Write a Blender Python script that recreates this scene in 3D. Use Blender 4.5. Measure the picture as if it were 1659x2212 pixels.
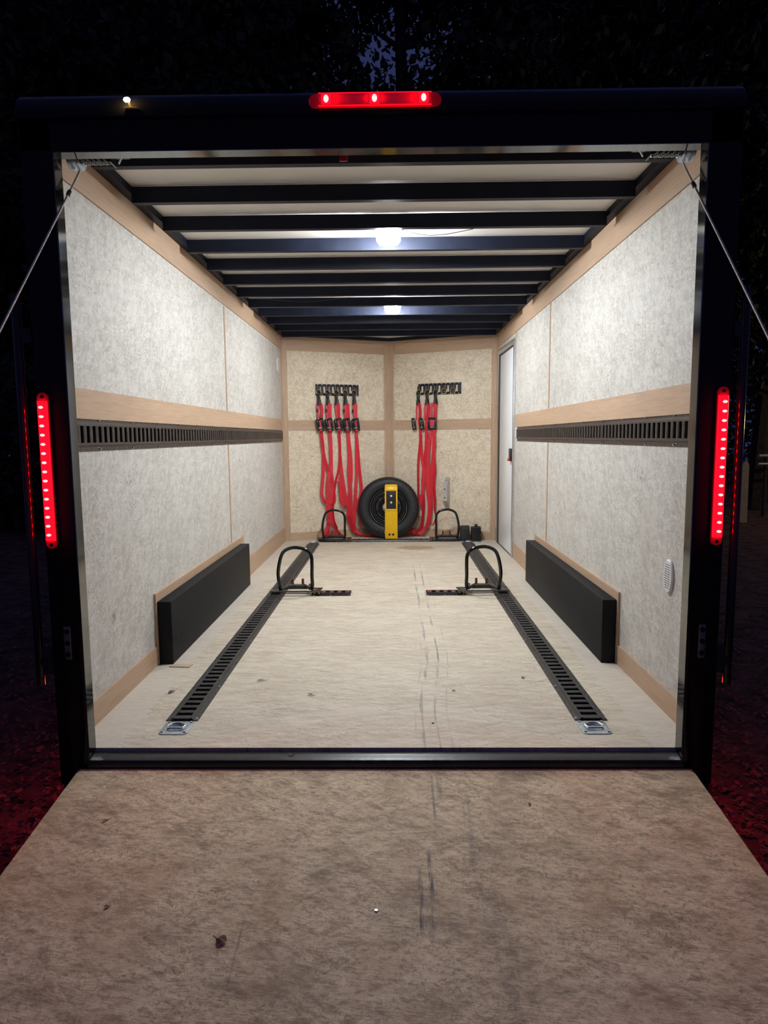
import bpy, bmesh, math, random
from mathutils import Vector, Matrix
PI = math.pi
for o in list(bpy.data.objects):
    bpy.data.objects.remove(o, do_unlink=True)
scene = bpy.context.scene
COL = scene.collection

# ------------------------------------------------------------------ camera
cam_d = bpy.data.cameras.new('camera')
cam = bpy.data.objects.new('camera', cam_d)
COL.objects.link(cam)
cam_d.sensor_fit = 'VERTICAL'
cam_d.sensor_height = 24.0
cam_d.lens = 1441.43 * 24.0 / 2212.0
cam_d.clip_start = 0.02
_p, _y, _r = 0.1123, -0.0149, -0.0077
_f = Vector((math.sin(_y) * math.cos(_p), math.cos(_y) * math.cos(_p), -math.sin(_p)))
_rt = Vector((math.cos(_y), -math.sin(_y), 0))
_up = _rt.cross(_f)
_rt2 = math.cos(_r) * _rt + math.sin(_r) * _up
_up2 = -math.sin(_r) * _rt + math.cos(_r) * _up
_m = Matrix((_rt2, _up2, -_f)).transposed().to_4x4()
_m.translation = Vector((0.0379, -2.0822, 1.0103))
cam.matrix_world = _m
scene.camera = cam

# ------------------------------------------------------------------ sky, exposure
LAMP = 418.0          # dome lamp lens
LED = 200.0          # red diodes
SKY = (0.050, 0.062, 0.20)
world = bpy.data.worlds.new('dusk_sky')
scene.world = world
world.use_nodes = True
_bg = world.node_tree.nodes['Background']
_bg.inputs[0].default_value = (*SKY, 1)
_bg.inputs[1].default_value = 0.42
scene.view_settings.view_transform = 'Standard'
scene.view_settings.look = 'None'
scene.view_settings.gamma = 1.0
scene.view_settings.use_curve_mapping = False
scene.view_settings.exposure = 0.0


# ------------------------------------------------------------------ helpers
class MB:
    """collects shapes in one bmesh"""
    def __init__(self):
        self.bm = bmesh.new()
        self.mats = []

    def face(self, vs):
        try:
            return self.bm.faces.new(vs)
        except ValueError:
            return None

    def box(self, x0, x1, y0, y1, z0, z1, M=None):
        v = [Vector((x, y, z)) for z in (z0, z1) for y in (y0, y1) for x in (x0, x1)]
        if M is not None:
            v = [M @ p for p in v]
        b = [self.bm.verts.new(p) for p in v]
        for f in ((0, 2, 3, 1), (4, 5, 7, 6), (0, 1, 5, 4), (2, 6, 7, 3), (0, 4, 6, 2), (1, 3, 7, 5)):
            self.face([b[i] for i in f])
        return self

    def mark(self, mat):
        """faces made after the last mark get this second material"""
        self.mats.append(mat)
        for f in self.bm.faces:
            if not f.tag:
                f.material_index = len(self.mats)
                f.tag = True
        return self

    def done(self):
        for f in self.bm.faces:
            f.tag = True
        return self

    def prism(self, pts, vec, M=None):
        """closed polygon pts (3-D) extruded by vec"""
        vec = Vector(vec)
        a = [Vector(p) for p in pts]
        c = [p + vec for p in a]
        if M is not None:
            a = [M @ p for p in a]
            c = [M @ p for p in c]
        a = [self.bm.verts.new(p) for p in a]
        c = [self.bm.verts.new(p) for p in c]
        n = len(a)
        self.face(list(reversed(a)))
        self.face(c)
        for i in range(n):
            self.face([a[i], a[(i + 1) % n], c[(i + 1) % n], c[i]])
        return self

    def tube(self, pts, r, seg=8, closed=False, caps=True):
        pts = [Vector(p) for p in pts]
        n = len(pts)
        rs = r if isinstance(r, (list, tuple)) else [r] * n
        rings = []
        prev = None
        for i, p in enumerate(pts):
            if closed:
                t = pts[(i + 1) % n] - pts[i - 1]
            else:
                t = pts[min(i + 1, n - 1)] - pts[max(i - 1, 0)]
            t.normalize()
            if prev is None:
                a = Vector((0, 0, 1)) if abs(t.z) < 0.9 else Vector((1, 0, 0))
                u = t.cross(a).normalized()
            else:
                u = (prev - t * prev.dot(t))
                u = u.normalized() if u.length > 1e-6 else t.orthogonal().normalized()
            prev = u
            w = t.cross(u)
            rings.append([self.bm.verts.new(p + (u * math.cos(2 * PI * k / seg) + w * math.sin(2 * PI * k / seg)) * rs[i]) for k in range(seg)])
        m = n if closed else n - 1
        for i in range(m):
            A, B = rings[i], rings[(i + 1) % n]
            for k in range(seg):
                self.face([A[k], A[(k + 1) % seg], B[(k + 1) % seg], B[k]])
        if caps and not closed:
            self.face(list(reversed(rings[0])))
            self.face(rings[-1])
        return self

    def cyl(self, p0, p1, r, seg=12, r1=None):
        return self.tube([p0, p1], [r, r if r1 is None else r1], seg)

    def torus(self, c, R, r, n=(0, -1, 0), seg=20, rs=6):
        c = Vector(c)
        n = Vector(n).normalized()
        u = n.orthogonal().normalized()
        w = n.cross(u)
        return self.tube([c + (u * math.cos(2 * PI * k / seg) + w * math.sin(2 * PI * k / seg)) * R for k in range(seg)], r, rs, closed=True)

    def lathe(self, prof, seg=48, M=None, closed=True):
        """profile of (radius, y): spun round the local Y axis"""
        rings = []
        for (r, y) in prof:
            ring = []
            for k in range(seg):
                p = Vector((r * math.cos(2 * PI * k / seg), y, r * math.sin(2 * PI * k / seg)))
                ring.append(self.bm.verts.new(M @ p if M is not None else p))
            rings.append(ring)
        m = len(rings) if closed else len(rings) - 1
        for i in range(m):
            A, B = rings[i], rings[(i + 1) % len(rings)]
            for k in range(seg):
                self.face([A[k], A[(k + 1) % seg], B[(k + 1) % seg], B[k]])
        return self

    def ribbon(self, pts, width, thick, wdir):
        """flat strap along pts; wdir(i) is its width direction"""
        pts = [Vector(p) for p in pts]
        n = len(pts)
        rows = []
        for i, p in enumerate(pts):
            t = (pts[min(i + 1, n - 1)] - pts[max(i - 1, 0)])
            if t.length < 1e-7:
                t = Vector((0, 0, 1))
            t.normalize()
            w = Vector(wdir(i))
            w = w - t * w.dot(t)
            w = w.normalized() if w.length > 1e-4 else t.orthogonal().normalized()
            nn = t.cross(w)
            h = width * 0.5
            rows.append([self.bm.verts.new(p + w * a * h + nn * b * thick * 0.5) for a, b in ((-1, -1), (1, -1), (1, 1), (-1, 1))])
        for i in range(n - 1):
            A, B = rows[i], rows[i + 1]
            for k in range(4):
                self.face([A[k], A[(k + 1) % 4], B[(k + 1) % 4], B[k]])
        self.face(list(reversed(rows[0])))
        self.face(rows[-1])
        return self

    def ball(self, c, r, sx=1, sy=1, sz=1, seg=12, rings=8):
        M = Matrix.Translation(Vector(c)) @ Matrix.Diagonal((r * sx, r * sy, r * sz, 1))
        bmesh.ops.create_uvsphere(self.bm, u_segments=seg, v_segments=rings, radius=1, matrix=M)
        return self

    def add_mesh(self, me, M):
        b = bmesh.new()
        b.from_mesh(me)
        b.transform(M)
        t = bpy.data.meshes.new('tmp')
        b.to_mesh(t)
        b.free()
        self.bm.from_mesh(t)
        bpy.data.meshes.remove(t)
        return self

    def build(self, name, mat, parent=None, local=False, angle=38, bevel=0, bseg=2):
        bm = self.bm
        bmesh.ops.remove_doubles(bm, verts=bm.verts, dist=1e-6)
        bmesh.ops.recalc_face_normals(bm, faces=bm.faces)
        if bevel:
            es = [e for e in bm.edges if len(e.link_faces) == 2 and e.calc_face_angle(0) > 0.6]
            bmesh.ops.bevel(bm, geom=es, offset=bevel, segments=bseg, affect='EDGES', profile=0.5, clamp_overlap=True)
        ca = math.radians(angle)
        for f in bm.faces:
            f.smooth = True
        for e in bm.edges:
            if len(e.link_faces) != 2 or e.calc_face_angle(0) > ca:
                e.smooth = False
        if parent is not None and not local:
            bm.transform(wmat(parent).inverted())
        me = bpy.data.meshes.new(name)
        bm.to_mesh(me)
        bm.free()
        o = bpy.data.objects.new(name, me)
        COL.objects.link(o)
        if mat is not None:
            me.materials.append(mat)
        for m2 in self.mats:
            me.materials.append(m2)
        if parent is not None:
            o.parent = parent
        return o


def wmat(o):
    m = o.matrix_basis.copy()
    while o.parent is not None:
        o = o.parent
        m = o.matrix_basis @ m
    return m


def tag(o, label, cat, group=None, kind=None):
    o['label'] = label
    o['category'] = cat
    if group:
        o['group'] = group
    if kind:
        o['kind'] = kind
    return o


def struct(o, label, cat='structure'):
    return tag(o, label, cat, kind='structure')


def thing(name, label, cat, loc=(0, 0, 0), M=None, group=None):
    o = bpy.data.objects.new(name, None)
    COL.objects.link(o)
    o.empty_display_size = 0.05
    if M is not None:
        o.matrix_basis = M
    else:
        o.location = loc
    tag(o, label, cat, group)
    return o


def dup(root, M, label, group=None):
    r = root.copy()
    COL.objects.link(r)
    r.matrix_basis = M
    r['label'] = label
    if group:
        r['group'] = group
    for ch in list(root.children):
        dup_part(ch, r)
    return r


def dup_part(o, parent):
    c = o.copy()
    COL.objects.link(c)
    c.parent = parent
    for ch in list(o.children):
        dup_part(ch, c)
    return c


def frame(o, ex, ey, ez):
    m = Matrix((Vector(ex), Vector(ey), Vector(ez))).transposed().to_4x4()
    m.translation = Vector(o)
    return m


# ------------------------------------------------------------------ materials
def newmat(name):
    m = bpy.data.materials.new(name)
    m.use_nodes = True
    return m, m.node_tree, m.node_tree.nodes['Principled BSDF']


def plain(name, col, rough=0.5, metal=0.0, noise=0.0, nscale=40, bump=0.0, spec=None, coat=0.0):
    m, nt, b = newmat(name)
    b.inputs['Base Color'].default_value = (*col, 1)
    b.inputs['Roughness'].default_value = rough
    b.inputs['Metallic'].default_value = metal
    if spec is not None:
        b.inputs['Specular IOR Level'].default_value = spec
    if coat:
        b.inputs['Coat Weight'].default_value = coat
        b.inputs['Coat Roughness'].default_value = 0.08
    tc = nt.nodes.new('ShaderNodeTexCoord')
    nz = nt.nodes.new('ShaderNodeTexNoise')
    nz.inputs['Scale'].default_value = nscale
    nz.inputs['Detail'].default_value = 5
    nt.links.new(tc.outputs['Object'], nz.inputs['Vector'])
    if noise:
        mr = nt.nodes.new('ShaderNodeMapRange')
        mr.inputs[1].default_value = 0.3
        mr.inputs[2].default_value = 0.7
        mr.inputs[3].default_value = 1 - noise
        mr.inputs[4].default_value = 1 + noise
        nt.links.new(nz.outputs['Fac'], mr.inputs[0])
        vm = nt.nodes.new('ShaderNodeVectorMath')
        vm.operation = 'SCALE'
        vm.inputs[0].default_value = col
        nt.links.new(mr.outputs[0], vm.inputs['Scale'])
        nt.links.new(vm.outputs[0], b.inputs['Base Color'])
    if bump:
        bp = nt.nodes.new('ShaderNodeBump')
        bp.inputs['Strength'].default_value = bump
        bp.inputs['Distance'].default_value = 0.002
        nt.links.new(nz.outputs['Fac'], bp.inputs['Height'])
        nt.links.new(bp.outputs[0], b.inputs['Normal'])
    return m


def emit(name, col, strength):
    m, nt, b = newmat(name)
    b.inputs['Base Color'].default_value = (*[min(1, c) for c in col], 1)
    b.inputs['Emission Color'].default_value = (*col, 1)
    b.inputs['Emission Strength'].default_value = strength
    b.inputs['Roughness'].default_value = 0.25
    return m


class G:
    """small node-building helper"""
    def __init__(self, nt):
        self.nt = nt

    def n(self, t, **kw):
        x = self.nt.nodes.new('ShaderNode' + t)
        for k, v in kw.items():
            setattr(x, k, v)
        return x

    def link(self, a, b):
        self.nt.links.new(a, b)

    def val(self, s, v):
        if isinstance(v, (int, float)):
            s.default_value = v
        elif isinstance(v, (tuple, list)):
            s.default_value = v
        else:
            self.link(v, s)

    def m(self, op, a, b=0.0, c=0.0, clamp=False):
        x = self.n('Math', operation=op, use_clamp=clamp)
        for i, v in enumerate((a, b, c)):
            self.val(x.inputs[i], v)
        return x.outputs[0]

    def mr(self, v, a, b, c=0.0, d=1.0, smooth=True):
        x = self.n('MapRange')
        if smooth:
            x.interpolation_type = 'SMOOTHSTEP'
        self.val(x.inputs[0], v)
        for i, k in enumerate((a, b, c, d)):
            self.val(x.inputs[i + 1], k)
        return x.outputs[0]

    def mix(self, f, a, b, blend='MIX'):
        x = self.n('Mix', data_type='RGBA', blend_type=blend)
        self.val(x.inputs[0], f)
        self.val(x.inputs[6], (*a, 1) if isinstance(a, tuple) else a)
        self.val(x.inputs[7], (*b, 1) if isinstance(b, tuple) else b)
        return x.outputs[2]

    def noise(self, vec, scale, detail=4, rough=0.55, dist=0.0):
        x = self.n('TexNoise')
        self.val(x.inputs['Vector'], vec)
        x.inputs['Scale'].default_value = scale
        x.inputs['Detail'].default_value = detail
        x.inputs['Roughness'].default_value = rough
        x.inputs['Distortion'].default_value = dist
        return x

    def mapping(self, vec, rot=0.0, scale=(1, 1, 1), loc=(0, 0, 0)):
        if rot:
            y = self.n('Mapping')
            self.val(y.inputs['Vector'], vec)
            y.inputs['Rotation'].default_value = (0, 0, rot)
            vec = y.outputs[0]
        x = self.n('Mapping')
        self.val(x.inputs['Vector'], vec)
        x.inputs['Scale'].default_value = scale
        x.inputs['Location'].default_value = loc
        return x.outputs[0]

    def vor(self, vec, scale=1.0, rnd=1.0):
        x = self.n('TexVoronoi', voronoi_dimensions='2D', feature='F1')
        self.val(x.inputs['Vector'], vec)
        x.inputs['Scale'].default_value = scale
        x.inputs['Randomness'].default_value = rnd
        return x


def osb(name, axes, light, dark, fleck, along=0.0, spread=1.3, streak=1.0, flecks=0.6, fs=1.0, dirt=0.0, dirtcol=(0.1, 0.08, 0.06), rough=0.6, bump=0.12, extra=None, fw=0.5, mott=0.35, dark2=None, pale=0.5, clmin=0.15):
    """oriented strand board: a mosaic of flakes with dark strand flecks.
    axes: which object axes lie in the board; along: strand direction"""
    m, nt, b = newmat(name)
    dark2 = dark2 or tuple(c * 0.78 for c in dark)
    g = G(nt)
    tc = g.n('TexCoord')
    sp = g.n('SeparateXYZ')
    g.link(tc.outputs['Object'], sp.inputs[0])
    cb = g.n('CombineXYZ')
    g.link(sp.outputs[axes[0]], cb.inputs[0])
    g.link(sp.outputs[axes[1]], cb.inputs[1])
    P = cb.outputs[0]
    wob = g.noise(P, 14, 3)
    va = g.n('VectorMath', operation='MULTIPLY_ADD')
    g.link(wob.outputs['Color'], va.inputs[0])
    va.inputs[1].default_value = (0.022, 0.022, 0)
    g.link(P, va.inputs[2])
    D = va.outputs[0]
    # flake mosaic, three directions
    tone = None
    for i, a in enumerate((along, along + 0.55 * spread, along - 0.6 * spread)):
        mp = g.mapping(D, a, (16 * fs / streak, 55 * fs, 1), (3.1 * i, 1.7 * i, 0))
        v = g.vor(mp)
        s = g.n('SeparateColor')
        g.link(v.outputs['Color'], s.inputs[0])
        k = s.outputs[0]
        tone = k if tone is None else g.m('ADD', tone, k)
    tone = g.m('MULTIPLY', tone, 1 / 3.0)
    fine = g.noise(g.mapping(D, along, (18 * fs / streak, 150 * fs, 1)), 1.0, 5, 0.65)
    big = g.noise(P, 2.6, 4)
    t = g.m('ADD', g.m('MULTIPLY', tone, 0.55), g.m('MULTIPLY', g.m('SUBTRACT', fine.outputs['Fac'], 0.5), fw))
    t = g.m('ADD', t, g.m('ADD', g.m('MULTIPLY', big.outputs['Fac'], 0.4), 0.25))
    col = g.mix(g.mr(t, 0.42, 0.98), dark, light)
    # dark flecks
    mask = None
    for i, (a, thr, L, W) in enumerate(((along + 0.1, .84, 34, 190), (along + 0.8 * spread, .84, 36, 210), (along - 0.75 * spread, .84, 34, 200), (along + 1.5 * spread, .86, 40, 190), (along + 0.35 * spread, .95, 15, 90), (along - .2, .84, 58, 260), (along + 1.1 * spread, .86, 60, 240), (along - 1.3 * spread, .86, 44, 230))):
        mp = g.mapping(D, a, (L * fs / streak, W * fs, 1), (7.3 * i, 2.9 * i, 0))
        v = g.vor(mp)
        s = g.n('SeparateColor')
        g.link(v.outputs['Color'], s.inputs[0])
        k = g.m('MULTIPLY', g.mr(s.outputs[1], thr, thr + 0.05), g.mr(v.outputs['Distance'], 0.42, 0.22))
        mask = k if mask is None else g.m('MAXIMUM', mask, k)
    brk = g.noise(P, 90, 2)
    mask = g.m('MULTIPLY', mask, g.mr(brk.outputs['Fac'], 0.36, 0.62))
    cl = g.noise(P, 5.5, 4, 0.6)
    mask = g.m('MULTIPLY', mask, g.mr(cl.outputs['Fac'], 0.36, 0.68, clmin, 1.0))
    mask = g.m('MULTIPLY', mask, flecks)
    lm = None
    for i, (a, L, W) in enumerate(((along + 0.5 * spread, 26, 120), (along - 0.45 * spread, 30, 140), (along + 1.3 * spread, 34, 150))):
        v = g.vor(g.mapping(D, a, (L * fs / streak, W * fs, 1), (5.1 * i + 2, 4.9 * i + 1, 0)))
        sc = g.n('SeparateColor')
        g.link(v.outputs['Color'], sc.inputs[0])
        k = g.m('MULTIPLY', g.mr(sc.outputs[2], 0.8, 0.86), g.mr(v.outputs['Distance'], 0.46, 0.28))
        lm = k if lm is None else g.m('MAXIMUM', lm, k)
    col = g.mix(g.m('MULTIPLY', lm, pale), col, tuple(min(0.85, c * 1.12) for c in light))
    # soft patches of tone, drawn out along the strands
    mo = g.noise(g.mapping(D, along, (9 / streak, 20, 1)), 1.0, 6, 0.62, 0.6)
    col = g.mix(g.mr(mo.outputs['Fac'], 0.5, 0.78, 0.0, mott), col, dark2)
    col = g.mix(g.mr(mo.outputs['Fac'], 0.46, 0.25, 0.0, mott * 0.6), col, light)
    col = g.mix(mask, col, fleck)
    # fine dark specks
    if dirt:
        dn = g.noise(g.mapping(P, along, (1.0, 2.2, 1)), 3.2, 8, 0.72)
        col = g.mix(g.m('MULTIPLY', g.mr(dn.outputs['Fac'], 0.47, 0.75), dirt), col, dirtcol)
        d3 = g.noise(g.mapping(P, along + 0.3, (9, 26, 1)), 1.0, 8, 0.75, 0.4)
        col = g.mix(g.m('MULTIPLY', g.mr(d3.outputs['Fac'], 0.50, 0.70), dirt * 0.8), col, dirtcol)
    if extra:
        col = extra(g, sp, col, P)
    g.val(b.inputs['Base Color'], col)
    b.inputs['Roughness'].default_value = rough
    b.inputs['Specular IOR Level'].default_value = 0.3
    bp = g.n('Bump')
    bp.inputs['Strength'].default_value = bump
    bp.inputs['Distance'].default_value = 0.003
    g.link(t, bp.inputs['Height'])
    g.link(bp.outputs[0], b.inputs['Normal'])
    return m


def wood(name, axes, col=(0.50, 0.345, 0.235)):
    """plain veneer strip; axes[0] runs along the grain"""
    m, nt, b = newmat(name)
    g = G(nt)
    tc = g.n('TexCoord')
    sp = g.n('SeparateXYZ')
    g.link(tc.outputs['Object'], sp.inputs[0])
    cb = g.n('CombineXYZ')
    g.link(sp.outputs[axes[0]], cb.inputs[0])
    g.link(sp.outputs[axes[1]], cb.inputs[1])
    n1 = g.noise(g.mapping(cb.outputs[0], 0, (7, 120, 1)), 1.0, 5, 0.6)
    n2 = g.noise(g.mapping(cb.outputs[0], 0, (1.2, 9, 1)), 1.0, 3, 0.5)
    t = g.m('ADD', g.m('MULTIPLY', n1.outputs['Fac'], 0.6), g.m('MULTIPLY', n2.outputs['Fac'], 0.5))
    c = g.mix(g.mr(t, 0.35, 0.78), tuple(k * 0.86 for k in col), tuple(min(1, k * 1.14) for k in col))
    g.val(b.inputs['Base Color'], c)
    b.inputs['Roughness'].default_value = 0.5
    b.inputs['Specular IOR Level'].default_value = 0.3
    return m


def floor_marks(g, sp, col, P):
    X, Y = sp.outputs[0], sp.outputs[1]
    # long black tyre scuffs
    f = g.m('ADD', 0.187, g.mr(Y, 1.0, 0.2, 0, -0.055))
    br = g.noise(g.mapping(P, 0, (60, 5, 1)), 1.0, 4, 0.6)
    brk = g.mr(br.outputs['Fac'], 0.40, 0.66)
    tot = None
    for off, w, k, y1 in ((0.0, 0.010, 0.75, 3.3), (0.052, 0.0065, 0.8, 3.3), (0.095, 0.004, 0.4, 3.2), (-0.022, 0.004, 0.3, 1.5)):
        d = g.m('ABSOLUTE', g.m('SUBTRACT', X, g.m('ADD', f, off)))
        a = g.m('MULTIPLY', g.mr(d, w, w * 0.35), k)
        a = g.m('MULTIPLY', a, g.mr(Y, y1, y1 - 0.35))
        tot = a if tot is None else g.m('MAXIMUM', tot, a)
    gap = g.mr(g.m('ABSOLUTE', g.m('SUBTRACT', Y, 1.69)), 0.07, 0.11)
    tot = g.m('MULTIPLY', g.m('MULTIPLY', tot, brk), gap)
    col = g.mix(tot, col, (0.16, 0.15, 0.17))
    # brown stain near the nose
    wn = g.noise(P, 14, 4)
    dx = g.m('DIVIDE', g.m('SUBTRACT', X, 0.24), 0.19)
    dy = g.m('DIVIDE', g.m('SUBTRACT', Y, 3.95), 0.13)
    r = g.m('SQRT', g.m('ADD', g.m('MULTIPLY', dx, dx), g.m('MULTIPLY', dy, dy)))
    r = g.m('ADD', r, g.m('MULTIPLY', g.m('SUBTRACT', wn.outputs['Fac'], 0.5), 1.4))
    col = g.mix(g.m('MULTIPLY', g.mr(r, 1.0, 0.75), 0.65), col, (0.33, 0.20, 0.09))
    # paler board strip along each wall
    e = g.mr(g.m('ABSOLUTE', X), 0.878, 0.882)
    col = g.mix(g.m('MULTIPLY', e, 0.55), col, (0.60, 0.55, 0.49))
    # board joints
    for yj in (1.69, 3.2):
        j = g.mr(g.m('ABSOLUTE', g.m('SUBTRACT', Y, yj)), 0.0035, 0.0015)
        col = g.mix(g.m('MULTIPLY', j, 0.35), col, (0.2, 0.15, 0.1))
    return col


def ramp_marks(g, sp, col, P):
    X, Y = sp.outputs[0], sp.outputs[1]
    wp = g.noise(P, 4.5, 6, 0.65, 0.5)
    col = g.mix(g.mr(wp.outputs['Fac'], 0.48, 0.72, 0.0, 0.5), col, (0.40, 0.255, 0.15))
    fb = g.noise(g.mapping(P, 0.15, (30, 80, 1)), 1.0, 6, 0.7, 0.8)
    col = g.mix(g.mr(fb.outputs['Fac'], 0.52, 0.68, 0.0, 0.55), col, (0.17, 0.12, 0.08))
    col = g.mix(g.mr(fb.outputs['Fac'], 0.44, 0.30, 0.0, 0.5), col, (0.74, 0.64, 0.48))
    br = g.noise(g.mapping(P, 0, (70, 9, 1)), 1.0, 5, 0.65)
    brk = g.mr(br.outputs['Fac'], 0.36, 0.62)
    tot = None
    for xc, y0, y1, w, k in ((0.098, -0.66, -0.50, 0.008, .95), (0.126, -0.66, -0.44, 0.008, .95), (0.112, -0.68, -0.60, 0.017, .6), (0.15, -0.36, -0.12, 0.005, .6), (0.245, -0.62, -0.2, 0.02, .3), (0.17, -0.2, -0.06, 0.012, .4), (-.32, -.8, -.66, .004, .5), (.28, -1.2, -.55, .03, .25)):
        a = g.m('MULTIPLY', g.mr(g.m('ABSOLUTE', g.m('SUBTRACT', X, xc)), w, w * 0.4), k)
        a = g.m('MULTIPLY', a, g.m('MULTIPLY', g.mr(Y, y0 - 0.03, y0 + 0.02), g.mr(Y, y1 + 0.05, y1 - 0.02)))
        tot = a if tot is None else g.m('MAXIMUM', tot, a)
    col = g.mix(g.m('MULTIPLY', tot, brk), col, (0.07, 0.07, 0.085))
    e = g.mr(g.m('ABSOLUTE', X), 0.90, 0.975)
    col = g.mix(g.m('MULTIPLY', e, 0.45), col, (0.42, 0.31, 0.16))
    return col


def wall_smudge(g, sp, col, P):
    X, Y, Z = sp.outputs
    dy = g.m('DIVIDE', g.m('SUBTRACT', Y, 0.375), 0.022)
    dz = g.m('DIVIDE', g.m('SUBTRACT', Z, 0.333), 0.020)
    r = g.m('ADD', g.m('MULTIPLY', dy, dy), g.m('MULTIPLY', dz, dz))
    st = g.noise(g.mapping(P, 0, (230, 25, 1)), 1.0, 3)
    k = g.m('MULTIPLY', g.mr(r, 1.1, 0.5), g.mr(st.outputs['Fac'], 0.42, 0.6))
    k = g.m('MULTIPLY', k, g.mr(X, 0.5, -0.5))
    return g.mix(g.m('MULTIPLY', k, 0.8), col, (0.05, 0.045, 0.045))


WL, WD, WF = (0.615, 0.597, 0.56), (0.455, 0.432, 0.395), (0.18, 0.13, 0.085)
M_osb_side = osb('side_wall_board', (1, 2), WL, WD, WF, along=-0.7, flecks=0.75, fs=1.0, fw=0.7, pale=0.6, extra=wall_smudge)
M_osb_nose = osb('nose_wall_board', (0, 2), (0.80, 0.70, 0.55), (0.62, 0.515, 0.38), (0.20, 0.11, 0.045), along=0.2, spread=1.9, flecks=0.95, fs=1.15, fw=0.22)
M_floor = osb('floor_board', (0, 1), (0.65, 0.585, 0.48), (0.49, 0.415, 0.32), (0.15, 0.10, 0.06), along=0.0, spread=0.55, streak=2.2, flecks=0.6, fs=1.15, mott=0.4, dirt=0.28, dirtcol=(0.26, 0.19, 0.14), extra=floor_marks)
M_ramp = osb('ramp_board', (0, 1), (0.74, 0.62, 0.43), (0.40, 0.31, 0.20), (0.11, 0.07, 0.04), along=0.12, spread=1.0, streak=1.4, flecks=0.8, fs=1.75, mott=0.6, fw=1.2, pale=0.4, clmin=0.4, dark2=(0.18, 0.135, 0.085), dirt=0.75, dirtcol=(0.17, 0.12, 0.08), rough=0.65, bump=0.25, extra=ramp_marks)
M_wood_y = wood('veneer_along_y', (1, 2))
M_wood_x = wood('veneer_along_x', (0, 2))
M_wood_z = wood('veneer_upright', (2, 1))
M_ceil = plain('ceiling_liner', (0.86, 0.82, 0.76), 0.5, noise=0.03, nscale=3)
M_beam = plain('beam_paint', (0.009, 0.012, 0.024), 0.5, noise=0.2, nscale=12, spec=0.16)
M_black = plain('gloss_black_paint', (0.008, 0.008, 0.010), 0.12, noise=0.1, nscale=6, spec=0.2)
M_jamb = plain('polished_trim', (0.15, 0.15, 0.15), 0.09, metal=1.0, noise=0.12, nscale=14)
M_sill = plain('worn_black_steel', (0.012, 0.0125, 0.014), 0.36, noise=0.5, nscale=60, bump=0.3)
M_steel_black = plain('powder_coat_black', (0.006, 0.006, 0.008), 0.16, noise=0.1, nscale=30)
M_track = plain('track_grey_black', (0.050, 0.046, 0.045), 0.42, metal=0.35, noise=0.25, nscale=50)
M_trackw = plain('track_bronze', (0.075, 0.062, 0.055), 0.36, metal=0.5, noise=0.25, nscale=50)
M_trackn = plain('rail_black', (0.010, 0.010, 0.016), 0.35, noise=0.2, nscale=50)
M_dark = plain('opening_shade', (0.006, 0.006, 0.007), 0.8, noise=0.2)  # flat near-black that paints the shade in slots and holes
M_zinc = plain('zinc', (0.62, 0.66, 0.70), 0.25, metal=1.0, noise=0.12, nscale=80)
M_zincp = plain('zinc_plate', (0.50, 0.56, 0.61), 0.32, metal=0.9, noise=0.2, nscale=60, bump=0.1)
M_gold = plain('yellow_zinc', (0.62, 0.50, 0.20), 0.3, metal=0.7, noise=0.2, nscale=60)
M_red_web = plain('red_webbing', (0.62, 0.012, 0.028), 0.55, noise=0.14, nscale=120, bump=0.15)
M_red_web2 = plain('red_webbing_pale', (0.62, 0.045, 0.075), 0.55, noise=0.14, nscale=120)
M_red = plain('red_plastic', (0.60, 0.02, 0.025), 0.35, noise=0.05)
M_redbrown = plain('red_oxide', (0.16, 0.03, 0.022), 0.45, noise=0.2, nscale=60)
M_plastic = plain('black_plastic', (0.010, 0.010, 0.011), 0.35, noise=0.1)
M_rubber = plain('rubber', (0.009, 0.010, 0.012), 0.55, noise=0.25, nscale=60, bump=0.3)
M_letter = plain('tyre_lettering', (0.026, 0.027, 0.030), 0.5, noise=0.1)
M_rim = plain('rim_gloss_black', (0.010, 0.010, 0.012), 0.10, noise=0.1, nscale=20, coat=0.6)
M_yellow = plain('yellow_enamel', (0.80, 0.47, 0.006), 0.35, noise=0.06, nscale=30)
M_well = plain('wheel_well_paint', (0.0075, 0.008, 0.010), 0.6, noise=0.35, nscale=30, spec=0.22)
M_white = plain('door_white', (0.80, 0.83, 0.88), 0.3, noise=0.03, nscale=5)
M_alu = plain('aluminium', (0.62, 0.63, 0.64), 0.35, metal=0.85, noise=0.1, nscale=50)
M_bracket = plain('bracket_grey', (0.52, 0.50, 0.49), 0.4, metal=0.35, noise=0.1, nscale=60)
M_vent = plain('vent_white', (0.70, 0.71, 0.72), 0.4, noise=0.03)
M_cable = plain('steel_cable', (0.55, 0.52, 0.47), 0.35, metal=0.8, noise=0.3, nscale=200)
M_leaf = plain('dry_leaf', (0.14, 0.065, 0.035), 0.7, noise=0.4, nscale=60)
M_card = plain('wood_offcut', (0.52, 0.39, 0.28), 0.6, noise=0.1)
M_ground = plain('forest_soil', (0.17, 0.08, 0.05), 0.85, noise=0.7, nscale=9, bump=0.8)
M_litter = plain('leaf_litter', (0.34, 0.15, 0.09), 0.75, noise=0.6, nscale=20)
M_bark = plain('bark', (0.05, 0.04, 0.032), 0.9, noise=0.4, nscale=12, bump=0.5)
M_foliage = plain('foliage', (0.035, 0.04, 0.022), 0.75, noise=0.4, nscale=5)
M_stake = plain('pale_stake', (0.55, 0.42, 0.27), 0.7, noise=0.2, nscale=20)
M_lens = emit('dome_lens', (0.93, 0.97, 1.0), LAMP)
M_taillens = emit('tail_lens', (1.0, 0.0025, 0.012), 2.0)
M_lenscap = emit('lens_red', (1.0, 0.004, 0.02), 0.07)
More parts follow.
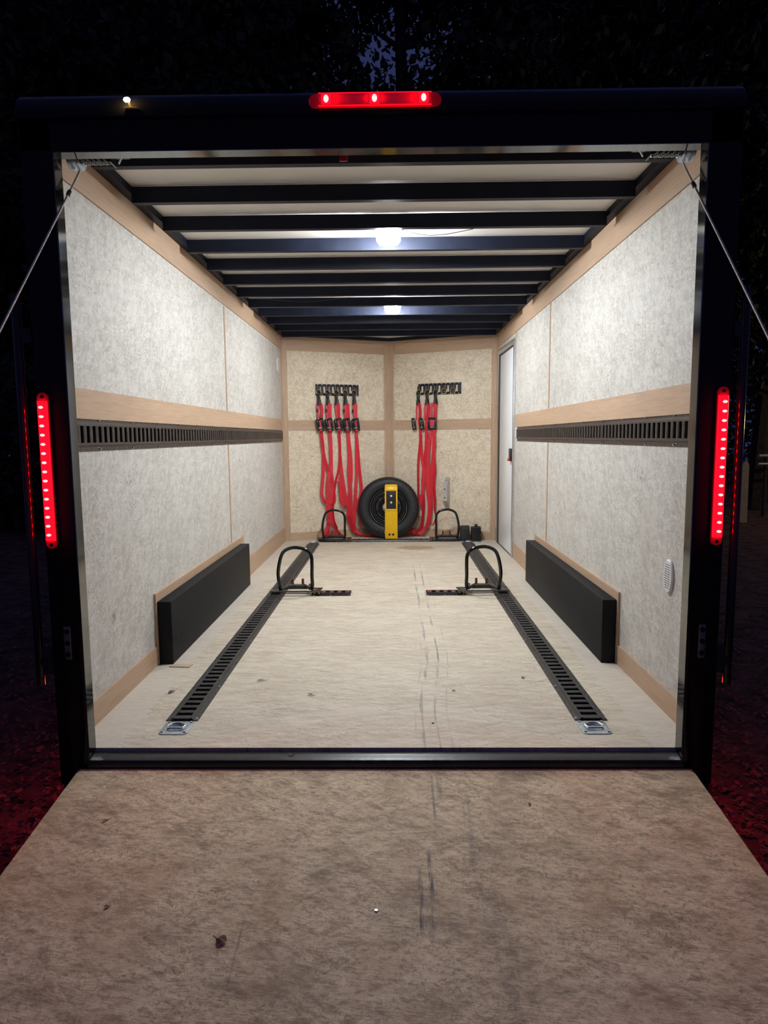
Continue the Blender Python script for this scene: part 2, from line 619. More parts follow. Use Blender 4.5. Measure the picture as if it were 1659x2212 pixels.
M_led = emit('red_diode', (1.0, 0.0044, 0.0042), LED)
M_amber = emit('amber_lamp', (1.0, 0.66, 0.24), 110.0)

# ------------------------------------------------------------------ setting: trailer shell
W, L, LV, H = 1.03, 4.37, 4.82, 1.966      # half width, corner depth, nose depth, wall height
ZC = 1.997                                  # ceiling
J, HO = 0.947, 1.84                         # rear opening half width, height
NA = math.atan2(LV - L, W)                  # nose wall angle


def nose_y(x, off=0.0):
    return LV - (LV - L) / W * abs(x) - off / math.cos(NA)


plan = [(-W, 0), (W, 0), (W, L), (0, LV), (-W, L)]
mb = MB().prism([(x, y, -0.018) for x, y in [(-W, 0), (W, 0), (W, L), (0, LV), (-W, L)]], (0, 0, 0.018))
struct(mb.build('floor', M_floor), 'pale strand-board trailer deck with two dark track lines and tyre scuffs', 'floor')
mb = MB().prism([(x, y, ZC) for x, y in plan], (0, 0, 0.012))
struct(mb.build('ceiling', M_ceil), 'cream ceiling liner showing between black beams', 'ceiling')
mb = MB().box(-W - 0.02, -W, 0.0, L, -0.018, ZC)
struct(mb.build('wall_left', M_osb_side), 'left strand-board wall of the trailer', 'wall')
mb = MB().box(W, W + 0.02, 0.0, L, -0.018, ZC)
struct(mb.build('wall_right', M_osb_side), 'right strand-board wall of the trailer, holding the side door', 'wall')
mb = MB().prism([(-W, L, -0.018), (0, LV, -0.018), (0, LV + 0.03, -0.018), (-W - 0.02, L + 0.01, -0.018)], (0, 0, ZC + 0.018))
struct(mb.build('wall_front_left', M_osb_nose), 'left half of the V-shaped strand-board nose wall', 'wall')
mb = MB().prism([(W, L, -0.018), (0, LV, -0.018), (0, LV + 0.03, -0.018), (W + 0.02, L + 0.01, -0.018)], (0, 0, ZC + 0.018))
struct(mb.build('wall_front_right', M_osb_nose), 'right half of the V-shaped strand-board nose wall', 'wall')
# outside cladding, chassis and roof
for s, nm in ((-1, 'left'), (1, 'right')):
    a, b_ = sorted((s * (W + 0.021), s * (W + 0.034)))
    struct(MB().box(a, b_, 0.001, L, -0.10, 2.02).build('wall_outer_' + nm, M_black), 'black outer cladding on the %s side of the trailer' % nm, 'wall')
struct(MB().prism([(x * 1.02, y + 0.03, ZC + 0.013) for x, y in plan], (0, 0, 0.02)).build('roof', M_black), 'black roof skin over the trailer', 'roof')
struct(MB().prism([(x * 0.985, y + 0.06, -0.16) for x, y in plan], (0, 0, 0.14)).build('trim_1', M_sill), 'black chassis under the trailer deck', 'chassis')

tn = [1]


def trim(mb, mat, label, cat='trim', bevel=0):
    tn[0] += 1
    return struct(mb.build('trim_%d' % tn[0], mat, bevel=bevel), label, cat)


# rear frame
YB = -0.05
for s, nm in ((-1, 'left'), (1, 'right')):
    a, b_ = sorted((s * (J + 0.004), s * 1.045))
    trim(MB().box(a, b_, YB, 0.0, -0.10, 1.93), M_black, 'glossy black rear post on the %s of the opening' % nm, 'post', bevel=0.004)
    a, b_ = sorted((s * J, s * (J + 0.004)))
    trim(MB().box(a, b_, YB + 0.003, -0.0, -0.004, HO + 0.004), M_jamb, 'mirror-like metal strip lining the %s post' % nm, 'trim')
    a, b_ = sorted((s * 0.955, s * 1.045))
    trim(MB().box(a, b_, YB + 0.02, 0.03, -0.30, -0.10), M_sill, 'dark corner plate below the %s rear post' % nm, 'plate')
trim(MB().box(-1.045, 1.045, YB, 0.0, HO + 0.004, 1.930), M_black, 'glossy black header panel above the opening', 'header')
trim(MB().box(-J, J, YB + 0.003, 0.0, HO, HO + 0.004), M_jamb, 'mirror-like metal strip under the header', 'trim')
pr = [(YB - 0.012, 1.931), (YB - 0.014, 1.945), (YB - 0.006, 1.962), (YB + 0.004, 1.985), (YB + 0.025, 2.004), (YB + 0.06, 2.014), (0.03, 2.03), (0.03, 1.999), (0.0, 1.999), (0.0, 1.931)]
trim(MB().prism([(-1.047, y, z) for y, z in pr], (2.094, 0, 0)), M_black, 'rounded black roof-edge cap above the header', 'trim')
# sill
ys = [(0.0, -0.019), (0.0, -0.060), (-0.052, -0.060), (-0.058, -0.052), (-0.060, -0.026), (-0.055, -0.016), (-0.045, -0.012), (-0.006, -0.012)]
trim(MB().prism([(-J - 0.003, y, z) for y, z in ys], (2 * J + 0.006, 0, 0)), M_sill, 'worn black steel sill between deck and ramp', 'sill')
# side rails and nose rails under the ceiling
for s, nm in ((-1, 'left'), (1, 'right')):
    a, b_ = sorted((s * 0.985, s * W))
    trim(MB().box(a, b_, 0.0, L, 1.9665, ZC - 0.001), M_beam, 'black roof rail along the top of the %s wall' % nm, 'rail')
    trim(MB().prism([(s * W, L, 1.9665), (0, LV, 1.9665), (0, LV - 0.045, 1.9665), (s * 0.98, L - 0.02, 1.9665)], (0, 0, ZC - 0.001 - 1.9665)), M_beam, 'black roof rail over the %s nose wall' % nm, 'rail')

# veneer trim strips
T = 0.007
for s, nm in ((-1, 'left'), (1, 'right')):
    yend = L if s < 0 else 3.37

    def strip(y0, y1, z0, z1, label, mat=M_wood_y, t=T, cat='trim'):
        a, b_ = sorted((s * (W - t), s * W))
        return trim(MB().box(a, b_, y0, y1, z0, z1), mat, label, cat)
    strip(0.0, L, 1.846 if s < 0 else 1.838, 1.966, 'wide tan veneer band along the top of the %s wall' % nm)
    strip(0.0, yend - (0.02 if s < 0 else 0), 1.079, 1.182 if s < 0 else 1.180, 'tan veneer band along the middle of the %s wall' % nm)
    strip(2.225, 2.247, 1.182, 1.838, 'thin upright veneer batten above the %s wall track' % nm, M_wood_z, 0.004)
    strip(2.225, 2.247, 0.325, 0.968, 'thin upright veneer batten below the %s wall track' % nm, M_wood_z, 0.004)
    # wheel-well backing board
    strip(0.80, 2.555, 0.0, 0.325, 'plywood backing board behind the %s wheel well' % nm, M_wood_y, 0.010)
    for k, (y0, y1, z1) in enumerate(((0.0, 0.799, 0.087), (2.556, 3.40 if s > 0 else L - 0.02, 0.142 if s < 0 else 0.130))):
        a, b_ = sorted((s * (W - T), s * W))
        o = MB().box(a, b_, y0, y1, 0.0, z1).build('baseboard_' + nm + ('_rear' if k == 0 else '_front'), M_wood_y)
        struct(o, 'tan veneer baseboard on the %s wall, %s the wheel well' % (nm, 'between the opening and' if k == 0 else 'beyond'), 'baseboard')
strip_r = MB().box(W - 0.004, W, 3.375, 3.40, 1.79, 1.838)
trim(strip_r, M_wood_z, 'short veneer batten above the side door corner')
trim(MB().box(W - T, W, 4.262, L, 1.08, 1.17), M_wood_y, 'short tan band between side door and nose corner')
o = MB().box(W - T, W, 4.262, L, 0.0, 0.12).build('baseboard_right_corner', M_wood_y)
struct(o, 'short baseboard between side door and nose corner', 'baseboard')


def nose_strip(x0, x1, z0, z1, t=T, o0=0.0):
    pts = [(x0, nose_y(x0, o0)), (x1, nose_y(x1, o0)), (x1, nose_y(x1, o0 + t)), (x0, nose_y(x0, o0 + t))]
    return MB().prism([(x, y, z0) for x, y in pts], (0, 0, z1 - z0))


for s, nm in ((-1, 'left'), (1, 'right')):
    c = s * 0.976
    e = s * 0.050
    a, b_ = sorted((c, e))
    trim(nose_strip(a, b_, 1.835, 1.966), M_wood_x, 'brown veneer band along the top of the %s nose wall' % nm)
    trim(nose_strip(a, b_, 1.080, 1.176), M_wood_x, 'brown veneer band across the middle of the %s nose wall' % nm)
    o = nose_strip(a, b_, 0.0, 0.078).build('baseboard_front_' + nm, M_wood_x)
    struct(o, 'brown veneer baseboard along the foot of the %s nose wall' % nm, 'baseboard')
    # corner post: wraps nose wall and side wall
    pts = [(s * W, L - 0.035), (s * W, L), (s * 0.976, nose_y(0.976)), (s * 0.976, nose_y(0.976, 0.012)), (s * (W - 0.012), L - 0.012), (s * (W - 0.012), L - 0.035)]
    trim(MB().prism([(x, y, 0.0) for x, y in pts], (0, 0, 1.966)), M_wood_z, 'upright veneer post in the %s nose corner' % nm, 'post')
pts = [(-0.050, nose_y(0.05)), (0, LV), (0.043, nose_y(0.043)), (0.043, nose_y(0.043, 0.014)), (0, nose_y(0, 0.014)), (-0.050, nose_y(0.05, 0.014))]
trim(MB().prism([(x, y, 0.0) for x, y in pts], (0, 0, 1.966)), M_wood_z, 'upright veneer post down the centre of the nose', 'post')

# side door
d0, d1 = 3.45, 4.25
fr = MB()
for (y0, y1, z0, z1) in ((3.415, 3.452, 0.0, 1.79), (4.235, 4.262, 0.0, 1.79), (3.452, 4.235, 1.750, 1.79)):
    fr.box(W - 0.016, W, y0, y1, z0, z1)
door = MB().box(W - 0.006, W, 3.455, 4.175, 0.008, 1.735).build('door_1', M_white, bevel=0.002)
struct(door, 'white side door near the nose, in an aluminium frame', 'door')
fr.build('door_frame', M_alu, door, bevel=0.003)
MB().box(W - 0.012, W, 4.178, 4.234, 0.0, 1.748).box(W - 0.009, W, 3.453, 4.178, 1.737, 1.749).box(W - 0.009, W, 3.453, 4.178, 0.0, 0.007).build('door_seal', M_plastic, door)
hd = MB().box(W - 0.022, W - 0.006, 3.49, 3.585, 0.80, 0.905).build('door_handle', M_plastic, door, bevel=0.006)
MB().box(W - 0.034, W - 0.0215, 3.51, 3.57, 0.80, 0.822).build('latch_tab', M_red, hd, bevel=0.003)['label'] = 'red latch tab'

# ------------------------------------------------------------------ ceiling beams
order = ['first', 'second', 'third', 'fourth', 'fifth', 'sixth', 'seventh', 'eighth', 'ninth', 'tenth', 'eleventh', 'twelfth']
for k in range(12):
    y = 0.29 + 0.354 * k
    hw = 0.984
    mb = MB().prism([(-hw, y + 0.000, 1.9305), (-hw, y + 0.030, 1.9305), (-hw, y + 0.030, 1.934), (-hw, y + 0.004, 1.936), (-hw, y + 0.004, 1.986), (-hw, y + 0.018, 1.988), (-hw, y + 0.018, 1.991), (-hw, y, 1.991)], (2 * hw, 0, 0))
    o = mb.build('ceiling_beam', M_beam)
    extra_l = {2: ', just before the nearer dome lamp', 3: ', just behind the nearer dome lamp', 7: ', just before the farther dome lamp', 8: ', just behind the farther dome lamp', 11: ', closest to the nose wall'}.get(k, '')
    tag(o, '%s black ceiling beam from the rear opening%s' % (order[k], extra_l), 'beam', 'black steel ceiling beams')

# ------------------------------------------------------------------ dome lamps
def dome(x, y, label):
    t = thing('dome_light', label, 'ceiling light', (x, y, ZC - 0.001), group='dome lamps on the ceiling')
    MB().box(-0.050, 0.050, -0.070, 0.070, -0.034, 0.0).box(-0.062, 0.062, -0.082, 0.082, -0.040, -0.033).build('base', M_vent, t, local=True, bevel=0.002)
    pr = [(-0.056, -0.0405), (0.056, -0.0405), (0.056, -0.062), (0.040, -0.082), (-0.040, -0.082), (-0.056, -0.062)]
    MB().prism([(a, -0.074, b) for a, b in pr], (0, 0.148, 0)).build('lens', M_lens, t, local=True, angle=20)
    return t


dome(0.020, 1.140, 'bright white dome lamp on the ceiling nearer the rear opening')
dome(0.037, 2.915, 'bright white dome lamp on the ceiling nearer the nose')
def wire(pts, label):
    P = [Vector(p) for p in pts]
    out = []
    for i in range(len(P) - 1):
        p0, p1, p2, p3 = P[max(i - 1, 0)], P[i], P[i + 1], P[min(i + 2, len(P) - 1)]
        for k in range(8):
            u = k / 8
            out.append(0.5 * ((2 * p1) + (-p0 + p2) * u + (2 * p0 - 5 * p1 + 4 * p2 - p3) * u * u + (-p0 + 3 * p1 - 3 * p2 + p3) * u ** 3))
    out.append(P[-1])
    return tag(MB().tube(out, 0.0016, 6).build('lamp_wire', M_plastic), label, 'wire')


wire([(0.08, 1.02, 1.929), (0.18, 1.08, 1.922), (0.28, 1.07, 1.921), (0.40, 1.02, 1.928)], 'thin black wire sagging beside the nearer dome lamp')
wire([(-0.85, 2.46, 1.928), (-0.55, 2.52, 1.915), (-0.25, 2.46, 1.928)], 'thin black wire sagging under the beams ahead of the farther dome lamp')

# ------------------------------------------------------------------ ramp
RA = math.atan2(0.1326, 1.0)
ramp = thing('ramp_door', 'brown strand-board ramp door lowered from the rear sill', 'ramp', (0, 0, 0))
def rz(y):
    return -0.0415 + 0.1326 * (y + 0.062)
mb = MB().prism([(-0.976, -0.062, rz(-0.062)), (-0.976, -1.90, rz(-1.90)), (-0.976, -1.90, rz(-1.90) - 0.045), (-0.976, -0.062, rz(-0.062) - 0.045)], (1.952, 0, 0))
mb.build('ramp_panel', M_ramp, ramp)
MB().prism([(-0.95, -1.903, rz(-1.903) - 0.005), (-0.95, -2.25, -0.398), (-0.95, -2.25, -0.405), (-0.95, -1.903, rz(-1.903) - 0.03)], (1.90, 0, 0)).build('ramp_flap', M_sill, ramp)
MB().cyl((-0.94, -0.064, -0.079), (0.94, -0.064, -0.079), 0.012).build('hinge', M_sill, ramp)
MB().cyl((-0.01, -0.607, rz(-0.607) - 0.001), (-0.01, -0.607, rz(-0.607) + 0.0025), 0.0055, 12, 0.004).build('screw', M_zinc, ramp)['label'] = 'shiny screw head'

# ------------------------------------------------------------------ tie-down tracks
def track_parts(root, length, pitch, mat, wid=0.1155, slot=0.058, slotw=0.5, screws=(), sheet=True, arch=True, th=0.012, dbl=()):
    """slotted tie-down track: length along +X, face +Z"""
    c = slot / 2 + 0.007
    sl = c + 0.006
    h = wid / 2
    mb = MB()
    prof = [(-h, 0), (-h, 0.003), (-sl - .001, 0.003), (-c, th), (-slot / 2, th), (-slot / 2, th - 0.003), (-c + .001, th - 0.003), (-sl + .001, 0)]
    mb.prism([(0, y, z) for y, z in prof], (length, 0, 0))
    mb.prism([(0, -y, z) for y, z in reversed(prof)], (length, 0, 0))
    n = int(length / pitch)
    off = (length - n * pitch) / 2
    rw = pitch * (1 - slotw)
    for i in range(n + 1):
        x = off + i * pitch
        x0, x1 = max(0, x - rw / 2), min(length, x + rw / 2)
        if i == 0:
            x0 = 0.0
        if i == n:
            x1 = length
        s2 = slot / 2 + 0.0005
        if arch:
            m = (x0 + x1) / 2
            pr = [(x0, th - 0.005), (x0 + 0.001, th - 0.0025), (x0 * .7 + x1 * .3, th), (x0 * .3 + x1 * .7, th), (x1 - 0.001, th - 0.0025), (x1, th - 0.005)]
        else:
            pr = [(x0, th - 0.003), (x0, th), (x1, th), (x1, th - 0.003)]
        mb.prism([(x, -s2, z) for x, z in pr], (0, 2 * s2, 0))
    # small unused nail holes along the flanges show as dark dots
    if sheet:  # black sheet put behind the slots as their shade
        MB().box(0.001, length - 0.001, -slot / 2 - 0.004, slot / 2 + 0.004, 0.0, 0.002).build('slot_shade', M_dark, root, local=True)['label'] = 'dark bed standing in for shade inside the slots'
    mb.done()
    x = pitch / 2
    while x < length:
        for s in (-1, 1):
            mb.cyl((x, s * (h - 0.006), 0.003), (x, s * (h - 0.006), 0.0034), 0.0024, 6)
        x += pitch
    mb.mark(M_dark)
    rail = mb.build('rail', mat, root, local=True, angle=30)
    for x in screws:
        for s in (-1, 1):
            MB().cyl((x, s * (h - 0.0065), 0.003), (x, s * (h - 0.0065), 0.0075), 0.0058, 6, 0.0042).build('screw', M_zinc, root, local=True)
    return rail


def fscrews(L_, n):
    return [0.012] + [0.012 + (L_ - 0.024) * i / (n - 1) for i in range(1, n)]


EZ = (0, 0, 1)
LF = 3.985
for x, nm in ((-0.728, 'left'), (0.736, 'right')):
    t = thing('floor_track', 'long slotted black tie-down track in the deck beside the %s wheel well' % nm, 'tie-down track', M=frame((x, 0.206, 0.0003), (0, 1, 0), (-1, 0, 0), EZ), group='long floor tracks')
    track_parts(t, LF, 0.0465, M_track, screws=fscrews(LF, 14))
# wall tracks (two lengths on each side)
for y0, y1, lab in ((0.02, 2.168, 'slotted bronze-black track on the left wall, rear length ending at the batten'), (2.171, 4.325, 'slotted bronze-black track on the left wall, front length reaching the nose corner')):
    t = thing('wall_track', lab, 'tie-down track', M=frame((-W, y0, 1.026), (0, 1, 0), (0, 0, 1), (1, 0, 0)), group='wall tie-down tracks')
    track_parts(t, y1 - y0, 0.0465, M_trackw, screws=fscrews(y1 - y0, 8))
for y0, y1, lab in ((0.02, 1.10, 'slotted bronze-black track on the right wall, short length next to the opening'), (1.103, 3.295, 'slotted bronze-black track on the right wall, front length ending at the side door')):
    t = thing('wall_track', lab, 'tie-down track', M=frame((W, y1, 1.026), (0, -1, 0), (0, 0, 1), (-1, 0, 0)), group='wall tie-down tracks')
    track_parts(t, y1 - y0, 0.0465, M_trackw, screws=fscrews(y1 - y0, 5 if y1 < 1.2 else 8))
o = MB().box(W - 0.010, W, 3.298, 3.352, 1.0, 1.075).build('track_end_cap', M_vent, bevel=0.006)
tag(o, 'small white end cap between the right wall track and the side door', 'end cap')
# cross tracks on the deck
t = thing('cross_track', 'long black track lying across the deck in front of the spare tyre', 'tie-down track', M=frame((-0.70, 4.345, 0.0003), (1, 0, 0), (0, 1, 0), EZ))
track_parts(t, 1.395, 0.0508, M_trackn, wid=0.10, slot=0.05, screws=fscrews(1.395, 9), th=0.018, arch=False)
for x0, nm in ((-0.492, 'left'), (0.243, 'right')):
    t = thing('cross_track', 'short black track lying across the deck at the nearer %s wheel chock' % nm, 'tie-down track', M=frame((x0, 2.147, 0.0003), (1, 0, 0), (0, 1, 0), EZ), group='short cross tracks')
    track_parts(t, 0.249, 0.0508, M_trackn, wid=0.105, slot=0.055, screws=(0.012, 0.12, 0.237), th=0.017, arch=False, sheet=False)
    for k in range(5):
        c_ = 0.0229 + (k if x0 > 0 else k) * 0.0508 - 0.0002
        MB().box(c_ - 0.011, c_ + 0.011, -0.024, 0.024, 0.0170, 0.0176).build('worn_rung', M_redbrown, t, local=True)['label'] = 'red-brown worn rung'

# ------------------------------------------------------------------ recessed rings at the track ends
def dring():
    t = thing('recessed_ring', 'zinc recessed tie-down ring plate on the deck', 'tie-down ring', group='recessed ring plates')
    mb = MB()
    n = 24
    hw, rc = 0.0505, 0.017
    outer = []
    for (cx, cy, a0) in ((hw - rc, hw - rc, 0), (-hw + rc, hw - rc, 90), (-hw + rc, -hw + rc, 180), (hw - rc, -hw + rc, 270)):
        for k in range(6):
            a = math.radians(a0 + 90 * k / 5)
            outer.append((cx + rc * math.cos(a), cy + rc * math.sin(a)))
    N = len(outer)
    rings = []
    def ring(pts, z):
        rings.append([mb.bm.verts.new((x, y, z)) for x, y in pts])
    circ = []
    for (x, y) in outer:
        a = math.atan2(y, x)
        circ.append((math.cos(a), math.sin(a)))
    ring(outer, 0.0)
    ring(outer, 0.0035)
    ring([(x * .92, y * .92) for x, y in outer], 0.0045)
    ring([(cx * 0.036, cy * 0.036) for cx, cy in circ], 0.0050)
    ring([(cx * 0.033, cy * 0.033) for cx, cy in circ], 0.0035)
    ring([(cx * 0.024, cy * 0.024) for cx, cy in circ], 0.0016)
    ring([(cx * 0.006, cy * 0.006) for cx, cy in circ], 0.0008)
    for i in range(len(rings) - 1):
        for k in range(N):
            mb.face([rings[i][k], rings[i][(k + 1) % N], rings[i + 1][(k + 1) % N], rings[i + 1][k]])
    mb.face(rings[-1])
    mb.face(list(reversed(rings[0])))
    mb.build('plate', M_zincp, t, local=True, angle=50)
    pts = [Vector((0.029 * math.cos(a), 0.027 * math.sin(a) + 0.000, 0.0085)) for a in [math.radians(-35 + 250 * k / 18) for k in range(19)]]
    MB().tube(pts, 0.0042, 8, closed=True).build('ring', M_zinc, t, local=True)
    for sx in (-1, 1):
        for sy in (-1, 1):
            MB().cyl((sx * 0.039, sy * 0.039, 0.0042), (sx * 0.039, sy * 0.039, 0.0078), 0.0062, 8, 0.0045).build('screw', M_zinc, t, local=True)
    return t


d_ = dring()
d_.location = (-0.727, 0.146, 0.0004)
d_['label'] = 'zinc recessed ring plate at the near end of the left floor track'
dup(d_, Matrix.Translation((0.727, 0.146, 0.0004)), 'zinc recessed ring plate at the near end of the right floor track')
dup(d_, Matrix.Translation((-0.735, 4.246, 0.0004)), 'zinc recessed ring plate at the far end of the left floor track')
dup(d_, Matrix.Translation((0.742, 4.246, 0.0004)), 'zinc recessed ring plate at the far end of the right floor track')

# ------------------------------------------------------------------ wheel chocks (tube hoops)
def arc_pts(pts, n=7):
    """Catmull-Rom through pts"""
    P = [Vector(p) for p in pts]
    out = []
    for i in range(len(P) - 1):
        p0, p1, p2, p3 = P[max(i - 1, 0)], P[i], P[i + 1], P[min(i + 2, len(P) - 1)]
        for k in range(n):
            u = k / n
            out.append(0.5 * ((2 * p1) + (-p0 + p2) * u + (2 * p0 - 5 * p1 + 4 * p2 - p3) * u * u + (-p0 + 3 * p1 - 3 * p2 + p3) * u ** 3))
    out.append(P[-1])
    return out


def chock(flip):
    """local: outer upright at x=0, inner at x=0.215; z up; -y toward the opening"""
    t = thing('wheel_chock', 'black tube-hoop wheel chock', 'wheel chock', group='tube-hoop wheel chocks')
    s = -1 if flip else 1
    def S(p):
        return (s * p[0], p[1], p[2])
    hoop = [(0.018, 0.07, 0.045), (0.006, 0.0, 0.040), (0.002, -0.005, 0.06), (-0.006, -0.005, 0.13), (0.002, -0.003, 0.20), (0.020, 0.0, 0.262), (0.045, 0.003, 0.290), (0.09, 0.005, 0.305), (0.14, 0.005, 0.302), (0.182, 0.004, 0.288), (0.208, 0.002, 0.255), (0.213, 0.0, 0.20), (0.212, -0.003, 0.12), (0.214, -0.005, 0.06), (0.205, 0.0, 0.040), (0.19, 0.07, 0.045)]
    MB().tube([S(p) for p in arc_pts(hoop)], 0.0115, 12).build('hoop', M_steel_black, t, local=True, angle=70)
    a = MB()
    a.box(*sorted((s * -0.050, s * 0.275)), -0.055, -0.035, 0.026, 0.032)
    a.box(*sorted((s * -0.050, s * 0.275)), 0.035, 0.055, 0.026, 0.032)
    a.build('base_bar', M_track, t, local=True)
    MB().box(*sorted((s * 0.055, s * 0.160)), 0.030, 0.075, 0.033, 0.052).build('cross_plate', M_track, t, local=True, bevel=0.004)
    for x0, x1 in ((0.012, 0.075), (0.200, 0.142)):
        MB().tube([S((x0, 0.0, 0.036)), S((x0 * .7 + x1 * .3, 0.02, 0.042)), S((x1, 0.068, 0.048))], 0.0105, 8).build('wing_arm', M_track, t, local=True)
        MB().cyl(S((x1, 0.070, 0.040)), S((x1, 0.070, 0.088)), 0.0085, 10).build('stud', M_redbrown, t, local=True)['label'] = 'red-brown stud'
    MB().cyl(S((0.03, -0.058, 0.018)), S((0.20, -0.058, 0.018)), 0.003, 8).build('spring_bar', M_track, t, local=True)
    for x0, x1, nm in ((-0.058, 0.015, 0), (0.205, 0.270, 1)):
        MB().box(*sorted((s * x0, s * x1)), -0.048, 0.048, 0.0245, 0.0315).build('foot_plate', M_steel_black, t, local=True, bevel=0.002)
    for x in (0.235, 0.262):
        MB().torus(S((x, -0.053, 0.024)), 0.0065, 0.0014, (0.3, -1, 0)).build('lock_ring', M_gold, t, local=True)
    return t


c1 = chock(False)
c1.location = (-0.705, 2.147, 0.0)
c1['label'] = 'tube-hoop wheel chock on the left floor track, nearer the opening'
c2 = chock(True)
c2.location = (0.716, 2.147, 0.0)
c2['label'] = 'tube-hoop wheel chock on the right floor track, nearer the opening'
dup(c1, Matrix.Translation((-0.652, 4.345, 0.0)), 'tube-hoop wheel chock on the long cross track below the five red straps')
dup(c2, Matrix.Translation((0.660, 4.345, 0.0)), 'tube-hoop wheel chock on the long cross track below the grey bracket')

# ------------------------------------------------------------------ wheel wells
for s, nm in ((-1, 'left'), (1, 'right')):
    y0, y1 = (0.811, 2.44) if s < 0 else (0.814, 2.53)
    t = thing('wheel_well', 'long matt black wheel-well box against the %s wall' % nm, 'wheel well', (s * 0.99, y0, 0), group='wheel wells')
    a, b_ = sorted((s * 0.957, s * 1.0195))
    MB().box(a, b_, y0, y1, 0.0005, 0.288).build('cover', M_well, t, bevel=0.004)

# ------------------------------------------------------------------ wall vents
def vent(M, label):
    t = thing('wall_vent', label, 'vent', M=M, group='oval wall vents')
    n = 28
    prof = [(0.030 * math.cos(2 * PI * k / n), 0.062 * math.sin(2 * PI * k / n) if True else 0) for k in range(n)]
    prof = [(math.copysign(abs(x) ** 0.8 * 0.030 ** 0.2, x), y) for x, y in prof]
    mb = MB()
    lo = [mb.bm.verts.new((x * 1.25, y, 0.0)) for x, y in prof]
    mi = [mb.bm.verts.new((x * 1.25, y, 0.006)) for x, y in prof]
    hi = [mb.bm.verts.new((x * 1.08, y * 0.92, 0.010)) for x, y in prof]
    for A, B in ((lo, mi), (mi, hi)):
        for k in range(n):
            mb.face([A[k], A[(k + 1) % n], B[(k + 1) % n], B[k]])
    mb.face(hi)
    mb.face(list(reversed(lo)))
    mb.done()
    sl = mb
    for r in range(11):
        y = -0.042 + r * 0.0084
        for sx in (-1, 1):
            w = 0.024 * math.sqrt(max(0.05, 1 - (y / 0.06) ** 2))
            a, b_ = sorted((sx * 0.002, sx * w))
            sl.box(a, b_, y - 0.0012, y + 0.0012, 0.0098, 0.0104)
    mb.mark(M_dark)
    mb.build('cover', M_vent, t, local=True)
    return t


vent(frame((W, 0.293, 0.503), (0, -1, 0), (0, 0, 1), (-1, 0, 0)), 'white oval vent low on the right wall beside the opening')
vent(frame((-W, 4.18, 1.68), (0, 1, 0), (0, 0, 1), (1, 0, 0)), 'white oval vent high on the left wall by the nose corner')

# ------------------------------------------------------------------ nose rails, O-rings, straps
def nose_frame(x, z, off=0.0):
    a = NA if x < 0 else -NA
    ex = Vector((math.cos(a), math.sin(a), 0))
    ey = Vector((0, 0, 1))
    ez = ex.cross(ey)
    p = Vector((x, nose_y(x), z)) + ez * off
    return frame(p, ex, ey, ez)


RAILW = 0.448
for x0, nm, lab in ((-0.720, 'left', 'short black slotted rail on the left nose wall, all five rings carrying straps'), (0.291, 'right', 'short black slotted rail on the right nose wall, two of five rings empty')):
    t = thing('strap_rail', lab, 'strap rail', M=nose_frame(x0, 1.471 if x0 < 0 else 1.476), group='strap rails on the nose wall')
    track_parts(t, RAILW, 0.0449, M_trackn, wid=0.112, slot=0.062, slotw=0.42, th=0.007, screws=[0.022 + 0.0448 * i for i in range(10)], sheet=False, arch=False)

ringsL = [(-0.696, 1.445), (-0.613, 1.445), (-0.530, 1.447), (-0.446, 1.449), (-0.361, 1.450)]
ringsR = [(0.300, 1.446), (0.386, 1.448), (0.467, 1.447), (0.547, 1.451), (0.630, 1.452)]
def oring():
    t = thing('ring_anchor', 'x', 'ring anchor', group='ring anchors on the strap rails')
    MB().torus((0, 0, 0.026), 0.0265, 0.0022, (0, 0.1, 1), 28, 8).build('ring', M_gold, t, local=True)
    MB().box(-0.014, 0.014, 0.010, 0.062, 0.0125, 0.022).build('fitting', M_plastic, t, local=True, bevel=0.003)
    MB().tube([(0.009 * math.sin(k * 1.2), 0.030 + k * 0.0011, 0.0245 + 0.002 * math.cos(k * 1.2)) for k in range(24)], 0.0014, 5).build('spring', M_redbrown, t, local=True)
    MB().cyl((0, 0.0, 0.0125), (0, 0.0, 0.0150), 0.020, 20).build('backing_disc', M_plastic, t, local=True)
    mk = MB()
    for a, b_ in (((-0.006, -0.007), (-0.006, 0.007)), ((-0.006, 0.007), (0.005, -0.007)), ((0.005, -0.007), (0.005, 0.007))):
        mk.tube([(a[0], a[1], 0.0152), (b_[0], b_[1], 0.0152)], 0.0011, 4)
    mk.build('mark', M_alu, t, local=True)
    return t


ords = ['first', 'second', 'third', 'fourth', 'fifth']
proto = None
for i, (x, z) in enumerate(ringsL + ringsR):
    left = i < 5
    k = i if left else i - 5
    if left:
        lab = 'yellow ring anchor holding the %s strap from the left nose corner' % ords[k]
    elif k < 3:
        lab = 'yellow ring anchor holding the %s strap right of the centre post' % ords[k]
    else:
        lab = ['empty yellow ring anchor next to the hanging straps', 'empty yellow ring anchor at the outer end of the right rail'][k - 3]
    M = nose_frame(x, z)
    if proto is None:
        proto = oring()
        proto.matrix_basis = M
        proto['label'] = lab
    else:
        dup(proto, M, lab)

